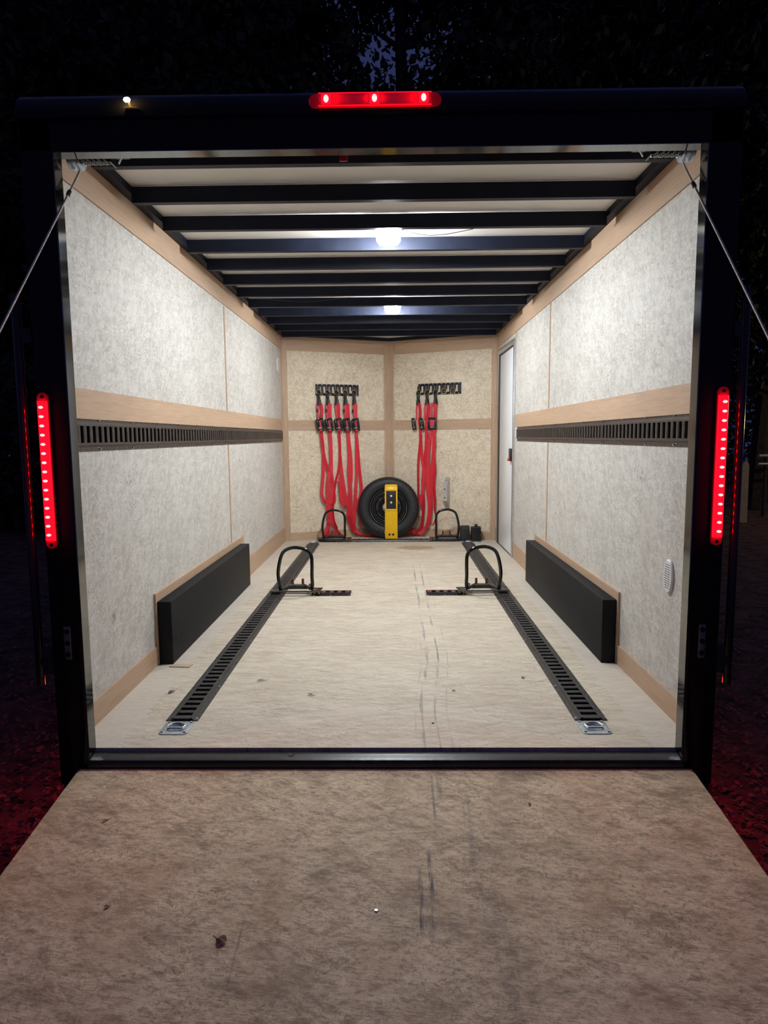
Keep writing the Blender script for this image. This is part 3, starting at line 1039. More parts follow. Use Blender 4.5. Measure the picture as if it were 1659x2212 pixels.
# strap hardware meshes (local, face +Z, hanging along -Y)
def hook_mesh():
    mb = MB()
    mb.torus((0, -0.012, 0.028), 0.017, 0.0055, (0.5, 0, 1), 18, 8)
    mb.tube([(0, -0.026, 0.028), (0.001, -0.045, 0.030), (0, -0.066, 0.030)], [0.011, 0.0135, 0.010], 10)
    mb.tube([(-0.011, -0.020, 0.030), (-0.015, -0.045, 0.030), (-0.010, -0.068, 0.030)], 0.0055, 8)
    for s in (-1, 1):
        mb.ribbon([(s * 0.002, -0.058, 0.030), (s * 0.010, -0.080, 0.032), (s * 0.013, -0.126, 0.030)], 0.020, 0.006, lambda i: (1, 0, 0.2 * s))
    return mb


def ratchet(parent, M, side):
    """ratchet buckle; local -Y down. side: 0 three-quarter, 1 edge-on, 2 face-on"""
    W2 = {0: 0.034, 1: 0.015, 2: 0.038}[side]
    fr = MB()
    for s in (-1, 1):
        fr.prism([(s * W2 - 0.003, 0.052, 0.018), (s * W2 - 0.003, 0.060, 0.030), (s * W2 - 0.003, 0.040, 0.040), (s * W2 - 0.003, -0.030, 0.042), (s * W2 - 0.003, -0.058, 0.032), (s * W2 - 0.003, -0.062, 0.018), (s * W2 - 0.003, -0.03, 0.012), (s * W2 - 0.003, 0.03, 0.012)], (0.006, 0, 0), M)
    fr.box(-W2, W2, -0.055, -0.020, 0.016, 0.034, M)
    f = fr.build('ratchet_frame', M_plastic, parent, bevel=0.002)
    hb = MB()
    hb.box(-W2 - .001, W2 + .001, 0.044, 0.064, 0.026, 0.042, M)
    hb.box(-W2 - .001, -W2 + 0.026 if side == 0 else -W2 + 0.011, -0.02, 0.045, 0.034, 0.045, M)
    hb.box(W2 - 0.022 if side == 0 else W2 - 0.011, W2 + .001, -0.02, 0.045, 0.034, 0.045, M)
    hb.build('ratchet_handle', M_steel_black, f, bevel=0.004)
    if side != 1:
        MB().box(-W2 + 0.012, W2 - 0.012, -0.03, 0.045, 0.024, 0.028, M).build('wound_webbing', M_red_web2, f)
    if side == 0:
        MB().ball(M @ Vector((-0.006, -0.057, 0.040)), 0.015).build('release_button', M_red, f)['label'] = 'red release button'
        MB().cyl(M @ Vector((0.022, -0.056, 0.020)), M @ Vector((0.022, -0.056, 0.042)), 0.014, 14).build('spool_knob', M_plastic, f)
    MB().cyl(M @ Vector((W2 - 0.002, 0.0, 0.03)), M @ Vector((W2 + 0.006, 0.0, 0.034)), 0.005, 8).build('pin', M_zinc, f)
    pr = MB()
    for kx in range(3):
        pr.box(-0.014 + kx * 0.009, -0.009 + kx * 0.009, -0.036, -0.026, 0.0342, 0.0350, M)
    pr.build('print', M_alu, f)
    return f


def cp(cx, cy, off):
    """elevation measured on the nose wall"""
    px, py = 660 + cx / 4.608, 810 + cy / 4.608
    x, z = (px - 842) / 224.0, (1163 - py) / 217.5
    return x, max(z, 0.006 + 0.3 * 0.0), off


def strand(mb, pts, width, off0=0.03, off1=None, twist=0.0, tw0=0.0, floor_out=0.0):
    if off1 is None:
        off1 = off0
    n = len(pts)
    P = []
    for i, q in enumerate(pts):
        o = off0 + (off1 - off0) * i / (n - 1)
        if len(q) > 2:
            o = q[2]
        x, z, o = cp(q[0], q[1], o)
        P.append(Vector((x, nose_y(x, o), z)))
    C = arc_pts(P, 8)
    for v in C:
        v.z = max(v.z, 0.0135)
    N = len(C)

    def wd(i):
        a = NA if C[i].x < 0 else -NA
        t = tw0 + twist * i / N
        if C[i].z < 0.03:
            return Vector((0.2, -0.75, 0.65))
        ex = Vector((math.cos(a), math.sin(a), 0))
        ez = Vector((math.sin(a), -math.cos(a), 0))
        return ex * math.cos(t) + ez * math.sin(t)
    mb.ribbon(C, width * 1.28, 0.0022, wd)


straps = [
    # label, ring, ratchet (crop pos, side), short strands, long strands
    ('red ratchet strap, first from the left nose corner, ending in a low loop', ringsL[0], (122, 492, 0), [(118, 284), (126, 430), (122, 395)],
     [([(150, 284), (160, 350), (155, 420), (146, 500), (150, 570), (165, 720), (168, 880), (152, 1080), (146, 1180), (175, 1255), (225, 1276), (266, 1255), (262, 1150), (225, 980), (180, 830), (162, 700), (150, 570)], .024, .030, .050, .9, -.3),
      ([(200, 1240), (205, 1330), (215, 1430), (190, 1520), (160, 1580), (140, 1612)], .026, .055, .065, .5, .2)]),
    ('red ratchet strap, second from the left nose corner, falling straight to the deck', ringsL[1], (208, 492, 0), [(205, 284), (212, 430), (210, 395)],
     [([(236, 284), (236, 430), (228, 520), (238, 640), (242, 800), (240, 960), (250, 1060), (240, 1200), (222, 1330), (212, 1440), (196, 1560), (220, 1600)], .028, .032, .045, .25, 0),
      ([(240, 900), (215, 1000), (205, 1130), (215, 1290), (235, 1400), (255, 1490), (300, 1560), (340, 1600)], .026, .042, .060, -.7, .3)]),
    ('red ratchet strap in the middle of the left five, parting into two legs', ringsL[2], (300, 492, 0), [(295, 284), (305, 430), (305, 395)],
     [([(322, 284), (325, 430), (322, 520), (328, 650), (330, 800), (318, 930), (285, 1050), (262, 1200), (252, 1330), (262, 1440), (290, 1530), (240, 1590), (190, 1590)], .022, .030, .060, 1.0, .5),
      ([(330, 800), (345, 960), (368, 1130), (398, 1270), (430, 1390), (452, 1480), (468, 1560)], .025, .036, .055, -.5, .2),
      ([(325, 1010), (332, 1150), (345, 1260), (372, 1310), (360, 1230), (340, 1090)], .023, .050, .055, .4, 0)]),
    ('red ratchet strap, fourth from the left nose corner, wide and flat', ringsL[3], (382, 492, 0), [(385, 284), (392, 430), (385, 395)],
     [([(410, 284), (416, 430), (412, 520), (418, 650), (424, 800), (418, 950), (428, 1120), (432, 1270), (440, 1400), (462, 1510), (500, 1590), (600, 1614, .10), (720, 1614, .13)], .029, .032, .06, .3, 0),
      ([(420, 640), (438, 820), (440, 1000), (425, 1150), (415, 1290), (400, 1400), (425, 1500), (452, 1570)], .024, .045, .055, .6, .3)]),
    ('red ratchet strap, closest of the left five to the spare tyre', ringsL[4], (470, 492, 0), [(470, 284), (480, 430), (478, 395)],
     [([(494, 284), (494, 430), (490, 520), (500, 640), (512, 790), (522, 930), (535, 1060), (540, 1150), (515, 1250), (495, 1330)], .024, .030, .045, .5, .2),
      ([(500, 620), (497, 800), (498, 950), (488, 1090), (480, 1230), (472, 1370), (465, 1480), (480, 1560), (560, 1606, .10), (640, 1612, .12)], .024, .040, .06, -.7, .6),
      ([(490, 1240), (505, 1340), (530, 1430), (520, 1500)], .022, .045, .06, .5, .3)]),
    ('red ratchet strap nearest the centre post on the right nose wall', ringsR[0], (1110, 492, 1), [(1122, 284), (1115, 430), (1118, 395)],
     [([(1146, 284), (1152, 380), (1146, 450), (1154, 560), (1150, 700), (1134, 850), (1130, 1000), (1132, 1180), (1125, 1320), (1130, 1420), (1160, 1425)], .024, .030, .045, .6, .2),
      ([(1154, 560), (1166, 780), (1186, 930), (1190, 1050), (1168, 1220), (1150, 1310), (1165, 1200)], .025, .035, .055, -.5, .1)]),
    ('red ratchet strap in the middle of the right three', ringsR[1], (1190, 492, 1), [(1205, 284), (1198, 430), (1200, 395)],
     [([(1236, 284), (1228, 400), (1220, 470), (1216, 560), (1212, 720), (1192, 900), (1178, 1080), (1186, 1250), (1180, 1400), (1164, 1510), (1120, 1580), (1060, 1600, .07), (1000, 1612, .09)], .026, .032, .06, .4, .1),
      ([(1220, 560), (1232, 780), (1222, 980), (1230, 1160), (1245, 1320), (1235, 1450), (1205, 1540), (1120, 1600, .08), (1080, 1560, .09), (1050, 1535, .07)], .027, .040, .06, -.3, 0)]),
    ('red ratchet strap farthest from the centre post, its buckle facing forward', ringsR[2], (1296, 492, 2), [(1275, 284), (1265, 430), (1262, 540), (1250, 700)],
     [([(1304, 296), (1302, 400), (1296, 470), (1290, 560), (1292, 700), (1282, 850), (1268, 1000), (1264, 1170), (1258, 1330), (1240, 1460), (1215, 1530)], .030, .034, .055, .15, 0),
      ([(1290, 800), (1300, 950), (1288, 1080), (1300, 1230), (1300, 1350), (1312, 1420), (1280, 1500), (1255, 1470)], .024, .045, .06, .8, .2),
      ([(1245, 640), (1235, 850), (1245, 1050), (1262, 1220), (1250, 1400), (1232, 1500)], .026, .042, .05, -.4, 0)]),
]
for si, (lab, (rx, rzz), (bx, by, side), short, longs) in enumerate(straps):
    M = nose_frame(rx, rzz)
    t = thing('ratchet_strap', lab, 'strap', M=M, group='red ratchet straps on the nose wall')
    hm = hook_mesh()
    hm.bm.transform(M)
    hm.build('hook', M_plastic, t)
    mb = MB()
    a, b_, c_ = short[0], short[1], short[2]
    strand(mb, [a, ((a[0] + c_[0]) / 2 - 3, 350), c_, (b_[0], 440)] + list(short[3:]), .019 if side != 1 else .013, .030, .030)
    mb.build('fixed_end', M_red_web2, t)
    mb = MB()
    for pts, w, o0, o1, tw, tw0 in longs:
        strand(mb, pts, w, o0 + 0.004 * (si % 3), o1 + 0.004 * (si % 3), tw, tw0)
    mb.build('webbing', M_red_web, t, angle=25)
    x, z, _ = cp(bx, by, 0)
    Mr = nose_frame(x, z, 0.022) @ Matrix.Rotation(math.radians(8 if side < 2 else 0), 4, 'Z')
    ratchet(t, Mr, side)
    if side == 0 and si != 2:
        x, z, _ = cp(bx - 20, 356, 0)
        MB().box(-0.010, 0.010, -0.018, 0.018, 0.030, 0.0315, nose_frame(x, z)).build('care_tag', M_rubber, t)['label'] = 'small dark label sewn into the webbing'
    if side == 2:
        st = MB()
        for k, cy_ in enumerate((335, 358, 381)):
            x, z, _ = cp(1303, cy_, 0)
            Mx = nose_frame(x, z, 0.0395)
            P = [Mx @ Vector((0.0075 * math.cos(2 * PI * j / 14), 0.009 * math.sin(2 * PI * j / 14), 0.0)) for j in range(14)]
            st.tube(P, 0.0011, 4, closed=True)
        st.build('stitching', M_vent, t)['label'] = 'white stitched loops'

# ------------------------------------------------------------------ spare tyre
tilt = math.radians(5)
TY = thing('spare_tyre', 'black spare tyre on a gloss black rim leaning on the nose post', 'spare tyre', M=Matrix.Translation((-0.016, 4.47, 0.0)) @ Matrix.Rotation(-tilt, 4, 'X'))
R = 0.306
CM = Matrix.Translation((0, 0.0, R + 0.006))
prof = [(0.188, 0.015), (0.196, 0.004), (0.215, -0.004), (0.240, -0.008), (0.262, -0.007), (0.281, 0.002), (0.293, 0.014), (0.301, 0.030), (0.305, 0.050), (0.306, 0.095), (0.305, 0.140), (0.300, 0.160), (0.285, 0.180), (0.262, 0.192), (0.230, 0.196), (0.200, 0.188), (0.188, 0.176)]
tm = MB().lathe(prof, 96, CM)
# tread shoulder blocks
for k in range(60):
    a = 2 * PI * k / 60
    Mk = CM @ Matrix.Rotation(-a, 4, 'Y')
    tm.box(0.286, 0.3045, 0.010, 0.045, -0.009, 0.009, Mk @ Matrix.Rotation(0.30, 4, 'Z'))
    tm.box(0.302, 0.3075, 0.050, 0.145, -0.010, 0.010, Mk)
for rr in (0.222, 0.279):
    tm.tube([CM @ Vector((rr * math.cos(2 * PI * k / 64), -0.0052 if rr < .25 else 0.0005, rr * math.sin(2 * PI * k / 64))) for k in range(64)], 0.0018, 5, closed=True)
tm.build('tyre', M_rubber, TY, local=True)
# lettering
def glyph(ch, size):
    cu = bpy.data.curves.new('g', 'FONT')
    cu.body = ch
    cu.size = size
    cu.extrude = 0.0012
    cu.align_x = 'CENTER'
    ob = bpy.data.objects.new('g', cu)
    COL.objects.link(ob)
    bpy.context.view_layer.update()
    dg = bpy.context.evaluated_depsgraph_get()
    me = bpy.data.meshes.new_from_object(ob.evaluated_get(dg))
    bpy.data.objects.remove(ob)
    bpy.data.curves.remove(cu)
    return me


lt = MB()
def ring_text(txt, a0, a1, size, rad):
    n = len(txt)
    for i, ch in enumerate(txt):
        if ch == ' ':
            continue
        a = math.radians(a0 + (a1 - a0) * i / (n - 1))
        me = glyph(ch, size)
        # letter top outward, reading clockwise seen from the opening
        M = CM @ Matrix.Translation((rad * math.cos(a), -0.0085, rad * math.sin(a))) @ Matrix.Rotation(PI / 2, 4, 'X') @ Matrix.Rotation(a - PI / 2, 4, 'Z')
        lt.add_mesh(me, M)
        bpy.data.meshes.remove(me)


ring_text('HARTLAND', 78, -6, 0.050, 0.232)
ring_text('RADIAL ST', -108, -194, 0.050, 0.232)
ring_text('ST205/75R15', -24, -70, 0.030, 0.238)
lt.build('sidewall_lettering', M_letter, TY, local=True)
# rim: barrel, dish, hub
rp = [(0.187, 0.010), (0.183, 0.004), (0.176, 0.006), (0.172, 0.020), (0.168, 0.045), (0.150, 0.055), (0.146, 0.060), (0.146, 0.066), (0.172, 0.068), (0.172, 0.165), (0.187, 0.176)]
MB().lathe(rp, 64, CM).build('rim', M_rim, TY, local=True, angle=60)
dp = [(0.148, 0.060), (0.135, 0.046), (0.120, 0.034), (0.100, 0.030), (0.080, 0.036), (0.062, 0.042), (0.045, 0.040), (0.040, 0.048), (0.040, 0.060), (0.148, 0.068)]
ds = MB().lathe(dp, 64, CM)
ds.done()
hb = ds
for k in range(8):
    a = 2 * PI * k / 8 + 0.2
    hb.cyl(CM @ Vector((0.112 * math.cos(a), 0.0305, 0.112 * math.sin(a))), CM @ Vector((0.112 * math.cos(a), 0.034, 0.112 * math.sin(a))), 0.011, 16)
ds.mark(M_dark)
ds.build('wheel_disc', M_rim, TY, local=True, angle=60)
MB().lathe([(0.0005, 0.012), (0.030, 0.013), (0.050, 0.019), (0.060, 0.028), (0.062, 0.048), (0.0005, 0.050)], 32, CM, closed=False).build('hub_ring', M_zinc, TY, local=True)
for k in range(5):
    a = 2 * PI * k / 5 + 0.5
    MB().cyl(CM @ Vector((0.080 * math.cos(a), 0.040, 0.080 * math.sin(a))), CM @ Vector((0.080 * math.cos(a), 0.022, 0.080 * math.sin(a))), 0.009, 6, 0.007).build('lug_nut', M_rim, TY, local=True)
MB().lathe([(0.1795, 0.0035), (0.1825, 0.0005), (0.1850, 0.0035), (0.1825, 0.006)], 64, CM).build('rim_edge', M_zinc, TY, local=True)['label'] = 'bright edge of the rim'
MB().lathe([(0.1415, 0.0525), (0.1445, 0.0485), (0.1475, 0.0525), (0.1445, 0.0565)], 64, CM).build('inner_rim_edge', M_zinc, TY, local=True)['label'] = 'bright inner ring of the rim'

# ------------------------------------------------------------------ yellow wheel clamp in front of the tyre
wc = thing('wheel_clamp', 'tall yellow steel wheel clamp with black plate standing before the spare tyre', 'wheel clamp', (0.012, 4.335, 0.0235))
x0, x1 = -0.0615, 0.0615
h = 0.525
prof = [(0.0, 0.0), (0.0, h - 0.055), (0.006, h - 0.028), (0.020, h - 0.008), (0.040, h), (0.105, h), (0.105, h - 0.06), (0.085, h - 0.07), (0.085, 0.0)]
side = [(0.008, 0.0), (0.008, h - 0.055), (0.014, h - 0.032), (0.026, h - 0.016), (0.042, h - 0.009), (0.105, h - 0.009), (0.105, h - 0.06), (0.085, h - 0.07), (0.085, 0.0)]
mb = MB()
mb.prism([(x0 + 0.006, y, z) for y, z in prof], (x1 - x0 - 0.012, 0, 0))
mb.prism([(x0, y, z) for y, z in side], (0.006, 0, 0))
mb.prism([(x1 - 0.006, y, z) for y, z in side], (0.006, 0, 0))
mb.box(x0 - 0.004, x0, 0.02, 0.05, 0.05, 0.08)
mb.build('body', M_yellow, wc, local=True, bevel=0.0025)
fm = MB()
fm.box(x0 + 0.008, x1 - 0.008, -0.006, 0.0, 0.468, 0.482)
fm.box(x0 + 0.008, x1 - 0.008, -0.006, 0.0, 0.278, 0.292)
fm.box(x0 + 0.004, x0 + 0.014, -0.006, 0.0, 0.278, 0.482)
fm.box(x1 - 0.014, x1 - 0.004, -0.006, 0.0, 0.278, 0.482)
fm.build('plate_frame', M_yellow, wc, local=True, bevel=0.002)
pl = MB().box(x0 + 0.0145, x1 - 0.0145, -0.004, 0.0, 0.2925, 0.4675).build('black_plate', M_plastic, wc, local=True, bevel=0.001)
for z in (0.418, 0.355):
    MB().ball((0.001, -0.005, z), 0.0105, 1, 0.4, 1).build('bolt_head', M_vent, pl, local=True)['label'] = 'round white bolt head'
hl = MB()
for x in (-0.018, 0.018):
    hl.cyl((x, -0.0006, 0.042), (x, 0.0004, 0.042), 0.0115, 18)
hl.build('holes', M_dark, wc, local=True)['label'] = 'two round black holes'
for z in (0.1, 0.28, 0.44):
    MB().cyl((x0 - 0.006, 0.045, z), (x0, 0.045, z), 0.008, 10).build('side_bolt', M_sill, wc, local=True)

# ------------------------------------------------------------------ rubber blocks
rb = thing('rubber_block', 'smooth dusty black rubber wheel block beside the cross track', 'wheel block', (0.728, 4.33, 0.0))
MB().prism([(-0.044, -0.03, 0.0), (-0.044, 0.09, 0.0), (-0.044, 0.09, 0.10), (-0.044, 0.06, 0.145), (-0.044, 0.0, 0.15), (-0.044, -0.025, 0.13)], (0.085, 0, 0)).build('body', M_rubber, rb, local=True, bevel=0.008, bseg=3)
rb2 = thing('rubber_block', 'ribbed black rubber wheel block with a top lug, nearest the side door', 'wheel block', (0.832, 4.30, 0.0))
mb = MB().prism([(-0.045, -0.015, 0.0), (-0.045, 0.085, 0.0), (-0.045, 0.085, 0.13), (-0.045, 0.03, 0.143), (-0.045, 0.0, 0.135)], (0.088, 0, 0))
for k in range(9):
    z = 0.012 + k * 0.0142
    mb.box(-0.046 + 0.001 * (k % 2), 0.044 - 0.001 * (k % 2), -0.020 + 0.0016 * k * 0.6, -0.010 + 0.0016 * k, z, z + 0.008)
mb.build('body', M_rubber, rb2, local=True, bevel=0.0015)
MB().box(-0.015, 0.013, 0.012, 0.045, 0.136, 0.163).build('lug', M_rubber, rb2, local=True, bevel=0.003)

# ------------------------------------------------------------------ spare-tyre bracket on right nose wall
bk = thing('wall_bracket', 'bent grey steel spare-tyre bracket bolted to the right nose wall', 'bracket', M=nose_frame(0.575, 0.45))
mb = MB()
hw = 0.0225
def plate(p0, p1, t):
    """bent strap segment in local (y up, z out)"""
    d = Vector((0, p1[0] - p0[0], p1[1] - p0[1])).normalized()
    nrm = Vector((0, -d.z, d.y)) * t
    a = [Vector((-hw, p0[0], p0[1])), Vector((hw, p0[0], p0[1])), Vector((hw, p1[0], p1[1])), Vector((-hw, p1[0], p1[1]))]
    mb.prism(a, nrm)
plate((0.160, 0.001), (0.150, 0.001), 0.003)
plate((-0.150, 0.001), (-0.160, 0.001), 0.003)
plate((0.155, 0.002), (0.075, 0.085), 0.003)
plate((0.0755, 0.085), (-0.0755, 0.085), 0.003)
plate((-0.075, 0.085), (-0.155, 0.002), 0.003)
# side web
mb.prism([(hw - 0.002, 0.155, 0.002), (hw - 0.002, 0.075, 0.085), (hw - 0.002, -0.075, 0.085), (hw - 0.002, -0.155, 0.002)], (0.003, 0, 0))
mb.build('body', M_bracket, bk, local=True)
hl = MB()
for y in (0.042, -0.042):
    hl.cyl((0.0, y, 0.0848), (0.0, y, 0.0895), 0.0065, 12)
hl.build('holes', M_dark, bk, local=True)
for y, z in ((0.125, 0.036), (-0.125, 0.036)):
    MB().torus((0.004, y, z), 0.008, 0.0022, (0, 1 if y > 0 else -1, 1)).build('bolt_ring', M_zinc, bk, local=True)

# ------------------------------------------------------------------ ramp spring spools and cables
for s, nm in ((-1, 'left'), (1, 'right')):
    x = s * 0.925
    t = thing('ramp_spring', 'ramp spring with cable drum under the %s end of the header' % nm, 'ramp spring', (x, 0.06, 1.862), group='ramp springs under the header')
    d = MB()
    d.cyl((x + s * 0.014, 0.06, 1.872), (x + s * 0.022, 0.06, 1.872), 0.040, 28)
    d.cyl((x - s * 0.010, 0.06, 1.872), (x - s * 0.002, 0.06, 1.872), 0.040, 28)
    d.cyl((x - s * 0.012, 0.06, 1.872), (x + s * 0.016, 0.06, 1.872), 0.030, 24)
    d.build('cable_drum', M_zincp, t)
    n = 160
    MB().tube([(x - s * (0.014 + 0.085 * k / n), 0.06 + 0.024 * math.cos(k * 0.72), 1.872 + 0.024 * math.sin(k * 0.72)) for k in range(n)], 0.003, 5).build('spring', M_jamb, t)
    MB().cyl((x - s * 0.01, 0.06, 1.872), (x - s * 0.16, 0.06, 1.872), 0.010, 10).build('shaft', M_steel_black, t)
    MB().prism([(x - s * 0.105, 0.03, 1.915), (x - s * 0.105, 0.09, 1.915), (x - s * 0.105, 0.085, 1.845), (x - s * 0.105, 0.035, 1.845)], (s * -0.006, 0, 0)).build('bracket', M_steel_black, t)
    MB().tube([(x - s * 0.13, 0.05, 1.845), (x - s * 0.145, 0.03, 1.852), (x - s * 0.155, 0.04, 1.875)], 0.003, 6).build('clip', M_alu, t)
    # cable to the ramp edge
    top = Vector((s * 0.925, 0.085, 1.850))
    bot = Vector((s * 0.960, -1.72, rz(-1.72) + 0.004))
    c = thing('ramp_cable', 'taut steel cable from the %s header corner down to the ramp edge' % nm, 'cable', top, group='ramp lift cables')
    d_vec = bot - top
    MB().tube([top + d_vec * (k / 12) for k in range(13)], 0.0030, 8).build('cable', M_cable, c)
    m_ = top + d_vec * 0.052
    MB().cyl(m_ - d_vec.normalized() * 0.010, m_ + d_vec.normalized() * 0.010, 0.006, 8).build('ferrule', M_plastic, c)
    MB().box(bot.x - 0.012, bot.x + 0.012, -1.74, -1.70, rz(-1.72) + 0.0005, rz(-1.72) + 0.012).build('anchor', M_zinc, c)
o = MB().box(-0.119, -0.095, 0.02, 0.028, 1.832, 1.872).build('reflector_tag', M_red, bevel=0.002)
tag(o, 'small red tag hanging behind the middle of the header', 'tag')

# ------------------------------------------------------------------ red lights
def tail(x, label):
    t = thing('tail_light', label, 'tail light', (x, YB, 0.912), group='upright tail lights')
    hw = 0.0165
    def stad(y0, y1, hw_, hl, z0, z1, capn=8):
        pts = []
        for k in range(capn + 1):
            a = PI * k / capn
            pts.append((hw_ * math.cos(a), hl - hw_ + hw_ * math.sin(a)))
        for k in range(capn + 1):
            a = PI + PI * k / capn
            pts.append((hw_ * math.cos(a), -hl + hw_ + hw_ * math.sin(a)))
        return pts
    full = stad(0, 0, hw, 0.2385, 0, 0)
    MB().prism([(a, -0.0005, b) for a, b in full], (0, -0.008, 0)).build('housing', M_lenscap, t, local=True)
    lp = [((hw - 0.001) * math.cos(PI * k / 10), -0.0085 - 0.0115 * math.sin(PI * k / 10)) for k in range(11)]
    MB().prism([(a, b, -0.212) for a, b in lp], (0, 0, 0.424)).build('lens', M_taillens, t, local=True)
    for k in range(15):
        z = -0.194 + k * 0.388 / 14
        MB().ball((0.0, -0.0205, z), 0.0055, 1.25, 1.25, 0.75, 10, 6).build('led', M_led, t, local=True)
    for s in (-1, 1):
        MB().cyl((0, -0.0085, s * 0.226), (0, -0.011, s * 0.226), 0.005, 10).build('screw', M_sill, t, local=True)
    return t


tail(-1.021, 'upright red light strip glowing on the left rear post')
tail(1.020, 'upright red light strip glowing on the right rear post')
mk = thing('marker_light', 'horizontal red marker light bar with three bright diodes on the roof edge', 'marker light', (-0.009, YB - 0.008, 1.961))
pts = []
for k in range(13):
    a = -PI / 2 + PI * k / 12
    pts.append((0.170 + 0.019 * math.cos(a), 0.019 * math.sin(a)))
for k in range(13):
    a = PI / 2 + PI * k / 12
    pts.append((-0.170 + 0.019 * math.cos(a), 0.019 * math.sin(a)))
MB().prism([(a, 0.0, b) for a, b in pts], (0, -0.008, 0)).build('housing', M_lenscap, mk, local=True)
M_barlens = emit('bar_lens', (1.0, 0.008, 0.05), 0.13)
MB().box(-0.160, 0.160, -0.020, -0.0082, -0.016, 0.016).build('lens', M_barlens, mk, local=True, bevel=0.004)
for z in (-0.0165, -0.010, 0.0165):
    MB().tube([(-0.160, -0.0165, z), (0.160, -0.0165, z)], 0.0018 if abs(z) > .012 else 0.001, 6).build('lens_rib', M_taillens, mk, local=True)
for x in (-0.138, -0.001, 0.138):
    hs = MB().box(x - 0.014, x + 0.014, -0.0215, -0.019, -0.014, 0.014).build('diode_window', M_taillens, mk, local=True, bevel=0.001)
    MB().ball((x, -0.022, 0.0), 0.0105, 0.7, 0.5, 1.0, 12, 8).build('led', M_led, hs, local=True)
# small amber lamp
am = thing('amber_lamp', 'small glaring amber lamp on the roof edge left of the red marker bar', 'lamp', (-0.712, YB - 0.010, 1.9475))
MB().box(-0.012, 0.026, -0.014, 0.0, 0.0, 0.0025).build('foot', M_gold, am, local=True)
MB().tube([(0.006, -0.008, 0.004), (0.002, -0.010, 0.014)], 0.004, 8).build('bracket', M_gold, am, local=True)
MB().ball((-0.003, -0.014, 0.0215), 0.0075, 1.35, 0.8, 0.9).build('bulb', M_amber, am, local=True)

# ------------------------------------------------------------------ lock rods at the sides
for s, nm in ((-1, 'left'), (1, 'right')):
    x = -1.087 if s < 0 else 1.077
    t = thing('lock_rod', 'upright black lock rod outside the %s rear post' % nm, 'lock rod', (x, YB, 0.24), group='ramp lock rods')
    MB().tube([(x, YB, 0.235), (x, YB, 1.42), (x, YB + 0.01, 1.44)], 0.0125, 12).build('rod', M_steel_black, t)
    a, b_ = sorted((s * 1.046, x - s * 0.006))
    br = MB().box(a, b_, YB - 0.006, YB + 0.006, 0.27, 0.355).build('pivot_bracket', M_sill, t, bevel=0.003)
    MB().cyl((s * 1.064, YB - 0.012, 0.31), (s * 1.064, YB - 0.006, 0.31), 0.013, 14).build('pivot_bolt', M_sill, br)
    MB().box(a, b_, YB - 0.004, YB + 0.004, 1.30, 1.34).build('guide', M_sill, t)
    kp = thing('keeper_plate', 'small dark steel plate with three bolts on the %s rear post' % nm, 'plate', (s * 0.995, YB, 0.38), group='bolted keeper plates')
    M_keep = M_keep if s > 0 else plain('keeper_steel', (0.16, 0.16, 0.17), 0.45, metal=0.3, noise=0.2)
    p_ = MB().box(s * 0.992 - 0.011, s * 0.992 + 0.011, YB - 0.005, YB - 0.0005, 0.318, 0.425).build('plate', M_keep, kp, bevel=0.003)
    for z in (0.335, 0.372, 0.409):
        MB().cyl((s * 0.992, YB - 0.009, z), (s * 0.992, YB - 0.005, z), 0.008, 10).build('bolt', M_steel_black, kp)

# ------------------------------------------------------------------ scraps and leaves on deck and ramp
rnd = random.Random(4)
def leaf(x, y, z, ln, wd, rot, label, tilt_=0.0, name='dry_leaf', cat='leaf'):
    mb = MB()
    n = 8
    up = []
    for k in range(n + 1):
        u = k / n
        w = wd * math.sin(PI * u) ** 0.8 * (1 - 0.35 * u)
        cz = 0.25 * wd * math.sin(PI * u * 1.3)
        up.append((u * ln - ln / 2, w, cz))
    top = [mb.bm.verts.new((a, b, c + abs(b) * 0.6 + 0.0008)) for a, b, c in up]
    mid = [mb.bm.verts.new((a, 0, c + 0.0008)) for a, b, c in up]
    bot = [mb.bm.verts.new((a, -b, c + abs(b) * 0.4 + 0.0008)) for a, b, c in up]
    for k in range(n):
        mb.face([mid[k], mid[k + 1], top[k + 1], top[k]])
        mb.face([bot[k], bot[k + 1], mid[k + 1], mid[k]])
    mb.tube([(ln / 2 - 0.002, 0, 0.001), (ln / 2 + ln * 0.3, 0.002, 0.003)], 0.0007, 4)
    o = mb.build(name, M_leaf)
    o.matrix_basis = Matrix.Translation((x, y, z)) @ Matrix.Rotation(tilt_, 4, 'X') @ Matrix.Rotation(rot, 4, 'Z')
    return tag(o, label, cat)


leaf(-0.855, 0.477, 0.002, 0.042, 0.008, 1.15, 'curled dry leaf on the deck between left floor track and baseboard')
leaf(-0.52, 0.60, 0.0015, 0.040, 0.005, 0.1, 'broken dry leaf on the deck right of the left floor track')
leaf(-0.295, 0.445, 0.002, 0.030, 0.005, -0.5, 'thin dry twig-like leaf on the middle of the deck')
leaf(0.272, 0.485, 0.001, 0.012, 0.005, 0.3, 'tiny dark leaf crumb right of the tyre scuffs')
leaf(0.575, 0.627, 0.0015, 0.022, 0.006, 0.8, 'small dry leaf beside the right floor track')
leaf(-0.36, -0.69, rz(-0.69) + 0.0015, 0.032, 0.011, 2.6, 'crumpled brown leaf on the lower ramp', -RA)
leaf(-0.66, -0.60, rz(-0.60) + 0.001, 0.012, 0.005, 0.4, 'small dark leaf scrap on the left half of the ramp', -RA)
leaf(0.43, -0.23, rz(-0.23) + 0.001, 0.012, 0.004, 1.0, 'small dark leaf scrap on the right half of the ramp, high up', -RA)
leaf(-0.79, -0.30, rz(-0.30) + 0.001, 0.020, 0.004, 0.7, 'thin leaf sliver near the left ramp edge', -RA)
